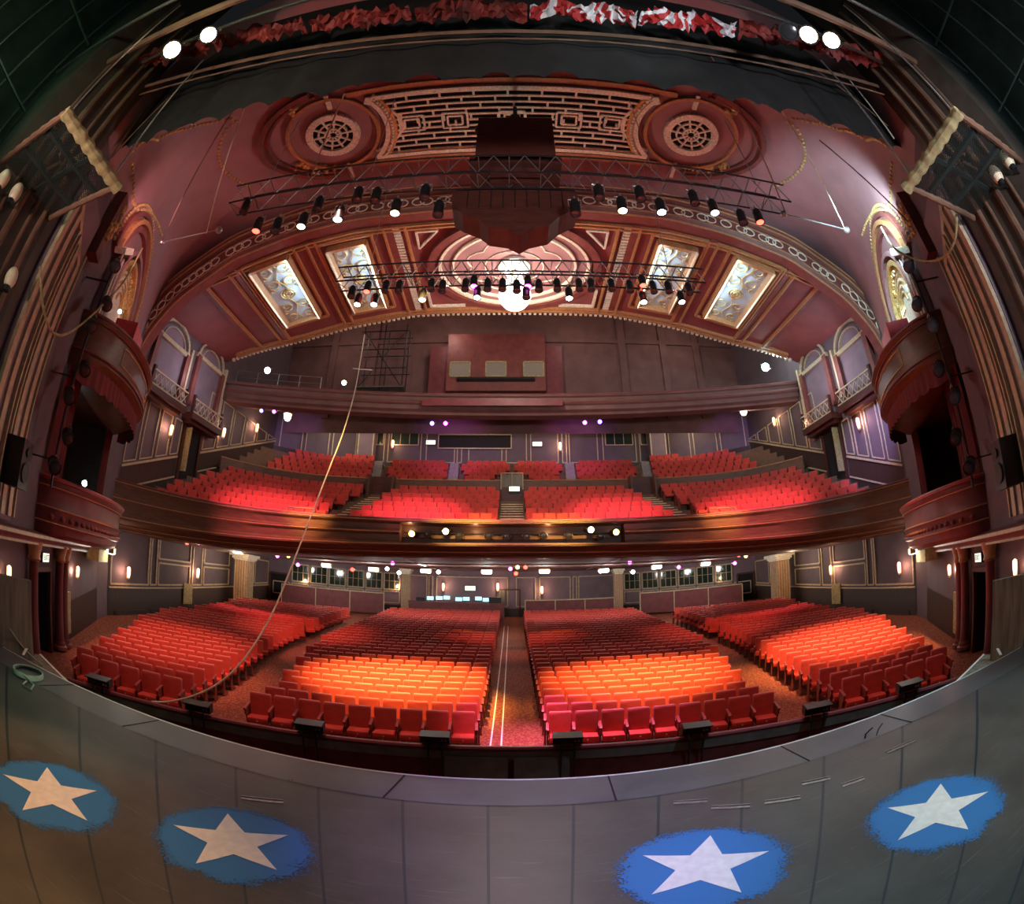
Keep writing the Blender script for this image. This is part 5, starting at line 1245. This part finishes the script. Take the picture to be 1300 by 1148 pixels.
row([(333, 521, 'violet'), (349, 522, 'magenta'), (549, 537, 'violet'), (566, 537, 'magenta'), (742, 536, 'magenta'), (761, 535, 'violet'), (954, 517, 'magenta'), (970, 514, 'violet')], 'under the upper tier', 'coloured lanterns under the upper tier', lambda x, y: at_y(x, y, 23.6), lambda p: (p.x * .6, 5, 3), .85)
for k, (px, py, key, sc, lab) in enumerate([(220, 63, 'warm', 1.6, 'warm-lit lantern under the black border, lower of the left pair'), (266, 44, 'warm', 1.4, 'warm-lit lantern under the black border, upper of the left pair'), (1025, 44, 'warm', 1.5, 'warm-lit lantern above the border, left of the right pair'), (1054, 51, 'warm', 1.5, 'warm-lit lantern above the border, right of the right pair'), (1000, 40, None, 1.4, 'unlit lantern above the border beside the right lit pair')]):
    p = at_y(px, py, 2.75); lantern(p, (p.x * .1, -.3, 3.4), key, lab, 'lanterns over the stage front', sc)
p = at_y(972, 466, 22.0); lantern(p, (0, 1, 3.2), 'teal', 'blazing pale teal follow spot at the right end of the upper tier', None, 1.8)
p = at_y(437, 486, 26.0); lantern(p, (-1, 1, 3.4), 'warm', 'warm-lit lantern low beside the scaffold tower on the upper tier', None, 1.2)
p = at_y(340, 470, 22.0); lantern(p, (-2, 1, 3.2), 'white', 'bright white lantern at the left end of the upper tier', None, 1.4)
p = at_y(107, 613, 8.2); lantern(p, (0, 1, 2.6), 'teal', 'small blazing lantern inside the left lower box', None, .6)
p = sp(-1, -.6, .5, 10.2); lantern(p, (0, 1, 3), 'white', 'small white sparkling lantern beside the left gilt niche', None, .55)
for S in (-1, 1):
    for k, z in enumerate((4.9, 5.7, 6.5, 7.4, 8.3, 9.2, 10.0)):
        b0 = sp(S, -3.35 + (.3 if k % 2 else -.3), .85, z); lantern(b0, (S * 1.0, 2.5, 1.4), None, f'black lantern on the {SIDE[S]} wall boom, {ORD[k + 1]} from the bottom', f'lanterns on the {SIDE[S]} boom', 1.1)

# bulkhead lamps (flat white glass boxes)
bk = None; lst = [(415, 717.5), (475, 722.6), (541, 724.6), (618, 725.7), (691, 725), (766, 724), (833, 719.5), (895, 715.5)]
def bulkhead(p, label, rz=0, w=.55):
    global bk
    if bk is None:
        bk = thing('bulkhead_lamp', label, 'lamp', p, 'white bulkhead lamps'); mb = MB(); mb.box((0, 0, 0), (.6, .22, .2)); mb.build('housing', M['bag'], bk); mb = MB(); mb.box((0, -.13, -.02), (.54, .1, .17)); mb.box((0, -.02, -.11), (.5, .16, .04)); mb.build('glass', M['lampwhite'], bk); o = bk
    else: o = dup(bk, p, None, label)
    o.rotation_euler = (0, 0, rz); return o
for i, (px, py) in enumerate(lst): bulkhead(at_y(px, py, 26.5), f'white rectangular lamp under the circle ceiling, {ORD[i + 1]} from the left')
for S, (px, py) in ((-1, (303, 700)), (1, (1003, 696))): bulkhead(at_y(px, py, 22.5), f'white lamp over the {SIDE[S]} orange-lit pillar', 0)
for S, (px, py) in ((-1, (131, 707)), (1, (1172, 702))): bulkhead(sp(S, 3.7, .95, 3.25), f'white lamp under the end of the {SIDE[S]} lower box', S * .9)
# sconces
scn = None
def sconce(p, n, label, sc=1.0):
    global scn
    if scn is None:
        scn = thing('wall_sconce', label, 'wall lamp', p, 'glass wall sconces'); mb = MB(); mb.lathe([(.02, -.26), (.07, -.22), (.095, -.05), (.10, .1), (.085, .2), (.03, .24)], (0, -.10, 0), 10); mb.build('glass_shade', M['sconce'], scn, True)
        mb = MB(); mb.box((0, -.02, -.05), (.12, .04, .5)); mb.lathe([(.03, -.34), (.08, -.27), (.08, -.24)], (0, -.10, 0), 10); mb.build('bracket', M['brass'], scn); o = scn
    else: o = dup(scn, p, None, label)
    o.rotation_euler = (0, 0, math.atan2(n[1], n[0]) + PI / 2); o.scale = (sc * .8, sc * .8, sc * .9); return o
SCP = []
def splay_pt(px, py, S):
    d = ray(px, py); a = sp(S, 0, .05, 0); n = spn(S); t = (n.dot(a)) / n.dot(d); return d * t + Vector((0, 0, EYE))
for S in (-1, 1):
    m_ = (lambda x: x) if S < 0 else (lambda x: 1300 - x)
    for i, (px, py) in enumerate(((162, 726), (250, 727)) if S < 0 else ((1143, 720), (1056, 723))): p = at_x(px, py, S * 15.93); sconce(p, (-S, 0), f'glowing sconce on the {SIDE[S]} stalls wall, {ORD[i + 1]} from the stage', 1.1); SCP.append(p)
    for i, (px, py) in enumerate(((97, 725), (9, 727)) if S < 0 else ((1207, 723), (1291, 719))): p = splay_pt(px, py, S); sconce(p, spn(S), f'glowing sconce {"past" if i == 0 else "on the stage side of"} the {SIDE[S]} pass door', .8); SCP.append(p)
    for i, (px, py) in enumerate(((216, 546), (283, 549), (325, 543)) if S < 0 else ((1091, 537), (1023, 541), (984, 535))): p = at_x(px, py, S * 15.93); sconce(p, (-S, 0), f'glowing sconce on the {SIDE[S]} circle wall, {ORD[i + 1]} from the stage', 1.2); SCP.append(p)
for i, (px, py) in enumerate([(436, 557), (499, 564), (711, 567), (869, 557)]): p = at_y(px, py, 32.45); sconce(p, (0, -1), f'glowing sconce on the circle rear wall, {ORD[i + 1]} from the left', 1.3); SCP.append(p)
for i, (px, py) in enumerate([(505, 745), (563, 745), (632, 745), (688, 749), (387, 737), (915, 734)]): p = at_y(px, py, 33.9 if i < 4 else 30.9); sconce(p, (0, -1), f'glowing sconce on the stalls back wall, {["first", "second", "third", "fourth"][i]} along the middle stretch' if i < 4 else f'glowing sconce at the {"left" if i == 4 else "right"} end of the stalls back wall', 1.2); SCP.append(p)
# ceiling lanterns under the upper tier
ln = None; LNP = []
for i, (px, py, Y) in enumerate([(365, 530, 25.5), (436, 535, 30), (456, 538, 30), (592, 538, 30), (654, 546, 30), (716, 540, 30), (852, 533, 30), (871, 528, 30), (944, 523, 25.5)]):
    p = at_y(px, py, Y); LNP.append(p); lab = f'white glass ceiling lantern under the upper tier, {ORD[i + 1]} from the left'
    if ln is None:
        ln = thing('glass_lantern', lab, 'lamp', p, 'glass lanterns under the upper tier'); mb = MB(); mb.lathe([(.18, .22), (.24, .18), (.22, -.06), (.14, -.2), (.03, -.24)], n=12); mb.build('glass', M['lantern'], ln, True)
        mb = MB(); mb.lathe([(.05, .6), (.05, .3), (.22, .26), (.31, .2)], n=10); mb.build('fitting', M['brass'], ln)
    else: dup(ln, p, None, lab)
# exit signs with lettering
def exit_sign(p, n, label, w=.6):
    t = thing('exit_sign', label, 'sign', p); rz = math.atan2(n[1], n[0]) + PI / 2; t.rotation_euler = (0, 0, rz)
    mb = MB(); mb.box((0, 0, 0), (w, .1, w * .5)); mb.build('case', M['black'], t)
    mb = MB(); mb.box((0, -.055, 0), (w * .88, .02, w * .4)); pn = mb.build('lit_panel', M['exitpanel'], t)
    cu = bpy.data.curves.new('exit_text', 'FONT'); cu.body = 'EXIT'; cu.size = w * .36; cu.align_x = 'CENTER'; cu.align_y = 'CENTER'; cu.extrude = .003
    tmp = bpy.data.objects.new('exit_text', cu); COL.objects.link(tmp); bpy.context.view_layer.update()
    me = bpy.data.meshes.new_from_object(tmp.evaluated_get(bpy.context.evaluated_depsgraph_get())); bpy.data.objects.remove(tmp)
    me.materials.clear(); me.materials.append(M['exitink']); o = bpy.data.objects.new('lettering', me); COL.objects.link(o); o.parent = pn; o.location = (0, -.072, 0); o.rotation_euler = (PI / 2, 0, 0)
for S in (-1, 1): exit_sign(sp(S, -1.7, .1, 2.72), spn(S), f'lit exit sign above the {SIDE[S]} pass door', .55)
for (px, py, Y, lab, w_) in ((547, 562, 32.4, 'lit exit sign on the circle rear wall left of centre', .75), (682, 564, 32.4, 'lit exit sign on the circle rear wall right of centre', .75), (653, 621, 25.15, 'lit exit sign on the central circle stair head', .62), (597, 747, 33.85, 'lit exit sign on the stalls back wall over the sound desk', .8)):
    exit_sign(at_y(px, py, Y), (0, -1), lab, w_)
# ------------------------------------------------------------------ hanging loudspeaker cluster
t = thing('speaker_cluster', 'large dark loudspeaker cluster hanging in front of the ceiling grille', 'loudspeaker')
mb = MB(); mb.box((.1, 9.65, 15.75), (2.3, 1.2, 2.2)); mb.box((.1, 9.65, 14.6), (2.6, 1.2, .3)); mb.box((-.1, 9.65, 16.95), (1.2, .8, .3)); mb.box((.1, 9.65, 14.2), (1.4, .8, .9)); mb.build('upper_cabinet', M['woodd'], t)
mb = MB(); pts = [(-1.5, 13.75), (1.7, 13.75), (1.8, 13.4), (1.75, 12.95), (1.25, 12.6), (.95, 12.25), (.45, 12.1), (.2, 11.9), (-.1, 12.1), (-.6, 12.2), (-.85, 12.45), (-1.3, 12.7), (-1.6, 12.95), (-1.65, 13.4)]
mb.ext([(x, 9.4, z) for x, z in pts], (0, .8, 0)); mb.build('lower_cabinet', M['woodd'], t)
mb = MB(); mb.cyl((.1, 9.65, 17.0), (.1, 9.65, 17.7), .2, 8); mb.cyl((.1, 9.65, 17.6), (.1, 9.65, vz(.1, 9.65) - .12), .07, 6); mb.box((-.25, 9.65, 17.3), (.5, .2, .2)); mb.cyl((-1.1, 9.65, 16.8), (-1.1, 9.65, 17.15), .1, 8); mb.cyl((1.1, 9.65, 16.8), (1.1, 9.65, 17.3), .1, 8); mb.tube([(-1.1, 9.65, 17.1), (-.4, 9.65, 17.05), (.5, 9.65, 17.2), (1.1, 9.65, 17.2)], .06, 6); mb.build('chain_hoist', M['black'], t)
mb = MB()
for i in range(9): mb.cyl((-1.2 + .32 * i, 9.38, 12.9), (-1.2 + .32 * i, 9.38, 13.6), .012, 4)
mb.build('grille_line', M['black'], t)
# ------------------------------------------------------------------ ropes and cables
def cord(name, pts, r, m, label, cat='rope', group=None):
    P = [at_y(*p) for p in pts]; out = []
    for i in range(len(P) - 1):
        a, b, c, d = P[max(i - 1, 0)], P[i], P[i + 1], P[min(i + 2, len(P) - 1)]
        for k in range(6):
            u = k / 6; out.append(.5 * ((2 * b) + (c - a) * u + (2 * a - 5 * b + 4 * c - d) * u * u + (3 * b - a - 3 * c + d) * u ** 3))
    out.append(P[-1]); mb = MB(); mb.tube(out, r, 6); o = mb.build(name, m, smooth=True); tag(o, label, cat, group); return o
cord('rope', [(463, 425, 12), (452, 490, 11.5), (437, 545, 11), (420, 590, 10.5), (395, 655, 9.8), (370, 720, 9.0), (345, 780, 8.3), (315, 830, 7.6), (285, 862, 7.1), (250, 882, 6.7), (215, 891, 6.4), (192, 891, 6.15)], .018, M['rope'], 'long pale rope sweeping from the truss down to the stalls rail')
mb = MB(); a, b = at_y(448, 468, 11.7), at_y(473, 470, 11.7); mb.cyl(a, b, .02, 6); o = mb.build('rope_bar', M['steel']); tag(o, 'short bar hung on the long pale rope', 'bar')
cord('rope', [(12, 798, 4.3), (32, 825, 4.7), (58, 848, 5.0), (85, 862, 5.3), (112, 871, 5.55)], .016, M['ropeg'], 'short slack rope at the left end of the stage front')
mb = MB(); pts = [(.34 * (1 - .003 * i) * math.cos(i * .42), .26 * math.sin(i * .42) + (.25 if i > 70 else 0) * 0, .014 + .0006 * i) for i in range(90)]; mb.tube(pts + [(.5, .1, .02), (.75, .05, .02), (.62, -.08, .02), (.42, -.02, .03)], .014, 6); o = mb.build('rope_coil', M['ropeg'], smooth=True); o.location = at_z(36, 857, STAGE + .004); o.rotation_euler = (0, 0, -.6); tag(o, 'coil of pale green rope on the stage floor at the left', 'rope')
CB = [((205, 308, 8.8), (318, 108, 4.7), 'left, outermost'), ((262, 297, 8.8), (323, 104, 4.7), 'left, second from outside'), ((395, 225, 9.0), (437, 120, 4.7), 'left, nearest the grille'), ((133, 212, 4.2), (208, 108, 4.2), 'left, by the perch'), ((142, 200, 4.3), (252, 90, 4.3), 'left, above the perch'),
      ((997, 270, 8.8), (903, 72, 4.4), 'right, nearest the grille'), ((1073, 292, 8.8), (958, 90, 4.6), 'right, second from the grille'), ((1170, 300, 6), (1040, 178, 6), 'right, across the cove'), ((1135, 176, 4.2), (1060, 80, 4.2), 'right, bright one by the perch'), ((1127, 160, 4.25), (1015, 75, 4.25), 'right, dull one by the perch')]
for a, b, w_ in CB: cord('cable', [a, b], .02, M['rope'] if 'bright' in w_ or 'second' in w_ else M['rust'], f'straight slanting stay cable over the stage front, {w_}', 'cable', 'stay cables')
for a, b, s_ in (((205, 308, 8.8), (278, 292, 8.8), 'left'), ((995, 272, 8.8), (1075, 292, 8.8), 'right')):
    t = thing('spreader_bar', f'small spreader bar with ball ends below the {s_} stay cables', 'bar'); A, B = at_y(*a), at_y(*b)
    mb = MB(); mb.cyl(A, B, .025, 6); mb.build('bar', M['steel'], t); mb = MB(); mb.sphere(A, .12, 10, 6); mb.sphere(B, .12, 10, 6); mb.build('ball_end', M['steel'], t, True)
def wall_cord(px, S, label):
    P = [splay_pt(x, y, S) + spn(S) * o for x, y, o in px]; out = []
    for i in range(len(P) - 1):
        a, b, c, d = P[max(i - 1, 0)], P[i], P[i + 1], P[min(i + 2, len(P) - 1)]
        for k in range(6):
            u = k / 6; out.append(.5 * ((2 * b) + (c - a) * u + (2 * a - 5 * b + 4 * c - d) * u * u + (3 * b - a - 3 * c + d) * u ** 3))
    mb = MB(); mb.tube(out + [P[-1]], .03, 6); o = mb.build('cable', M['bag'], smooth=True); tag(o, label, 'cable')
wall_cord([(33, 335, .4), (34, 390, .5), (43, 417, .6), (62, 414, .7), (95, 385, .8), (130, 350, .8), (165, 312, .5)], -1, 'looping khaki cable hanging across the left pilaster')
wall_cord([(1232, 268, .4), (1234, 300, .5), (1222, 322, .6), (1195, 325, .7), (1160, 310, .7), (1135, 285, .5)], 1, 'looping khaki cable hanging across the right pilaster')
# white guide tapes along the centre aisle
for i, (a, b) in enumerate((((621, 948), (642, 835)), ((636, 948), (650, 835)))):
    mb = MB(); pts = []
    xa = at_z(a[0], a[1], 0).x; 
    for Y in np.linspace(7.6, 30, 30):
        x = (-.44 if i == 0 else -.22) * (1 + .002 * Y); pts.append((x, Y, fl(x, Y) + .006))
    mb.poly(pts, .035, .004, (0, 0, 1), False); o = mb.build('floor_tape', M['white']); tag(o, f'white line along the centre aisle carpet, {"left" if i == 0 else "right"} one of the two', 'floor line')
# ------------------------------------------------------------------ light
w = bpy.data.worlds.new('world'); SC.world = w; w.use_nodes = True
w.node_tree.nodes['Background'].inputs[0].default_value = (.55, .62, .70, 1); w.node_tree.nodes['Background'].inputs[1].default_value = .012
def light(kind, name, p, col, e, size=.2, aim=None, ang=40, blend=.6, sy=None):
    l = bpy.data.lights.new(name, kind); l.energy = e; l.color = col
    if kind == 'AREA':
        l.size = size
        if sy: l.shape = 'RECTANGLE'; l.size_y = sy
    else: l.shadow_soft_size = size
    if kind == 'SPOT': l.spot_size = math.radians(ang); l.spot_blend = blend
    o = bpy.data.objects.new(name, l); COL.objects.link(o); o.location = p
    if aim is not None: o.rotation_mode = 'QUATERNION'; o.rotation_quaternion = Vector((0, 0, -1)).rotation_difference((Vector(aim) - Vector(p)).normalized())
    return o
WARM = (1, .80, .58); OR = (1, .60, .15)
light('POINT', 'chandelier_light', (.12, 17.4, 14.4), (1, .80, .68), 900, .5)
light('POINT', 'chandelier_uplight', (.12, 17.4, 16.1), (1, .90, .80), 230, .3)
# lanterns aimed at the seats
SP_ = [((-2.5, 9, 13.4), (-2.9, 12.8, .8), OR, 26000, 28), ((2.8, 9, 13.4), (3.5, 12.9, .8), OR, 22000, 28), ((-7.5, 9, 13.4), (-9.6, 11.5, .8), (1, .40, .25), 9000, 34),
       ((7.5, 9, 13.4), (9.9, 12.0, .9), (1, .52, .22), 30000, 32), ((6.0, 9, 13.4), (6.9, 14, .5), OR, 8000, 16), ((0, 8.5, 13.4), (0, 10.5, .3), (1, .30, .55), 11000, 16), ((1, 12, 12.2), (1.5, 9.6, .5), (1, .35, .85), 9000, 26),
       ((-6, 9, 13.4), (-8.5, 19, 1.2), (1, .35, .22), 8000, 26), ((6, 9, 13.4), (8.5, 20, 1.2), (1, .35, .22), 6000, 26), ((0, 12, 12.3), (0, 24, 1.2), (1, .4, .28), 6000, 34),
       # circle
       ((-5, 12, 12.4), (-10.5, 19.6, 6.2), (1, .27, .38), 15000, 34), ((5, 12, 12.4), (10.8, 19.6, 6.2), (1, .27, .38), 15000, 34), ((-2, 12, 12.4), (-4.2, 20.8, 6.8), (1, .25, .42), 12000, 30), ((2.4, 12, 12.4), (4.6, 20.8, 6.8), (1, .25, .42), 12000, 30),
       ((-2.7, 8.5, 13.2), (-1.8, 19.4, 5.9), OR, 22000, 16), ((2.7, 8.5, 13.2), (2.0, 19.4, 5.9), OR, 22000, 16), ((-7, 9, 13.4), (-8.4, 19.6, 5.9), OR, 22000, 14), ((7, 9, 13.4), (8.8, 19.6, 5.9), OR, 22000, 14)]
for i, (p, a, c, e, an) in enumerate(SP_): light('SPOT', 'seat_spot_light', p, c, e * (2.2 if e in (26000, 22000) and a[2] < 2 else 1.0), .12, a, an, 1.0)
# stage floor
ST = [((0, 1, 12), (.25, 3.7, 1.35), (.66, .40, 1), 2000, 24), ((5, 2, 12.5), (3.2, 3.6, 1.35), (.45, .75, .92), 2600, 40), ((-4, 2, 12.5), (-2.2, 3.9, 1.35), (.5, .5, .8), 250, 32), ((-7, .5, 12), (-3.6, 1.2, 1.35), (1, .50, .20), 2400, 26),
      ((0, 0, 13), (0, 3, 1.35), (.95, .92, .85), 650, 70), ((6.5, 1.0, 12), (4.4, 2.2, 1.35), (1, .62, .30), 700, 24), ((-5, 3, 12), (-4.9, 4.0, 1.35), (.45, .85, .6), 900, 24), ((8, 3.2, 12), (7, 4, 1.35), (.25, .7, .8), 1400, 30)]
for p, a, c, e, an in ST: light('SPOT', 'stage_spot_light', p, c, e * (.08 if an == 70 else 1.3), .15, a, an, .8)
# added unseen fill lights behind the camera, brightening the house
light('SPOT', 'stage_work_light', (-5.5, -5, 4.4), (1, .76, .68), 3600, .6, (-3, 14, 15), 66, .8)
light('SPOT', 'stage_work_light', (5.5, -5, 4.4), (.86, .88, 1), 4200, .6, (5, 14, 15), 66, .8)
light('SPOT', 'border_light', (2.6, 1.2, 12.6), (.45, .95, .90), 60, .2, (1.5, 4.5, 13.2), 90, .9)
light('SPOT', 'border_light', (-5.6, 1.0, 11.5), (.60, .80, .30), 60, .2, (-6.5, 4.2, 12.5), 100, .9)
light('SPOT', 'side_light', (9.4, 7.0, 12.0), (.50, .86, 1), 2200, .3, (13.0, 10.8, 14.0), 130, .9)
light('SPOT', 'side_light', (-9.4, 7.0, 12.0), (1, .50, .52), 260, .3, (-13.0, 10.8, 14.0), 130, .9)
# ceiling coves behind the lit panels
for (a, b, y0, y1, nm) in PANELS:
    s_ = 1 if b > 0 else -1; xo = b if s_ > 0 else a; xi = a if s_ > 0 else b
    for X, e in ((xi, 85), (xo, 14)):
        p = cpt(X - (.0 if X == xi else 0), (y0 + y1) / 2, .42); light('AREA', 'cove_light', p, (.50, .78, 1), e, .12, (p.x + (.9 * s_ if X == xi else -.9 * s_), p.y, cz((a + b) / 2, p.y) + .1), sy=y1 - y0)
# house lamps
for p in SCP: light('POINT', 'sconce_light', Vector((p.x * .985, p.y - .35, p.z)), (1, .55, .36), 26, .1)
for p in LNP: light('POINT', 'lantern_light', Vector((p.x, p.y - .3, p.z - .4)), (1, .84, .66), 55, .2)
for (px, py) in lst: p = at_y(px, py, 26.5); light('POINT', 'bulkhead_light', Vector((p.x, p.y - .2, p.z - .25)), (1, .95, .88), 130, .2)
for px, py in ((303, 700), (1003, 696)): p = at_y(px, py, 22.5); light('POINT', 'bulkhead_light', Vector((p.x, p.y - .2, p.z - .3)), (1, .80, .55), 90, .2)
for S in (-1, 1): p = sp(S, 3.7, 1.3, 3.1); light('POINT', 'bulkhead_light', p, (1, .95, .85), 40, .15)
for S in (-1, 1):
    light('POINT', 'niche_light', sp(S, .45, 1.0, 9.6), (1, .80, .66) if S < 0 else (.95, .97, 1), 420, .15)
    light('POINT', 'side_bay_light', Vector((S * 14.6, 17.8, 12.2)), (.85, .8, .95), 110 if S > 0 else 70, .3)
for px, c, e in ((549, (.3, .2, 1), 160), (566, (1, .2, .8), 120), (742, (1, .2, .8), 120), (761, (.3, .2, 1), 160), (333, (.4, .25, 1), 160), (970, (.4, .25, 1), 160)):
    p = at_y(px, 537 if 400 < px < 900 else 520, 23.6); light('SPOT', 'colour_light', p + Vector((0, .5, 0)), c, e * 2.2, .1, (p.x, 32, 12.5), 60, .8)
light('SPOT', 'right_circle_wash', (12.5, 14, 11), (.5, .4, 1), 1500, .2, (16, 16.5, 8.2), 50, .8)
light('POINT', 'left_box_lamp', sp(-1, .6, -.6, 6.0), (.7, 1, .95), 12, .1)
light('POINT', 'follow_spot_spill', (14.2, 21.2, 15.0), (.75, 1, .98), 200, .2)

for x in (-11, -4, 4, 11): light('POINT', 'upper_tier_lamp', (x, 26.0, 19.5), (1, .72, .62), 110, .3)  # added fill lights to lift the dark upper wall

for x in (-4.0, -1.4, 1.4, 4.0): light('POINT', 'recess_light', (x, 18.75, 5.72), (1, .62, .30), 9, .06)
light('POINT', 'backstage_lamp', (-7.5, -.5, 11.0), (.45, .80, .50), 110, .3)  # added unseen green and teal fill so the backstage walls show
light('POINT', 'backstage_lamp', (7.5, -.5, 11.0), (.55, .75, .80), 80, .3)
light('SPOT', 'stair_spot_light', (0, 12, 12.4), (1, .78, .42), 9000, .1, (0, 20.6, 6.4), 7, .6)
for S in (-1, 1): light('SPOT', 'stair_spot_light', (S * 5, 12, 12.4), (1, .70, .34), 6000, .1, (S * 7.9, 20.0, 6.1), 9, .6)

light('SPOT', 'border_light', (3.4, 1.0, 12.2), (.85, .95, 1), 160, .2, (2.6, 3.9, 13.5), 60, .8)

light('SPOT', 'front_row_light', (-4.5, 8.2, 12.9), (1, .40, .32), 2100, .2, (-4.5, 8.8, .8), 58, .9)  # added red fill for the front seat rows
light('SPOT', 'front_row_light', (4.5, 8.2, 12.9), (1, .40, .38), 1900, .2, (4.5, 8.8, .8), 58, .9)
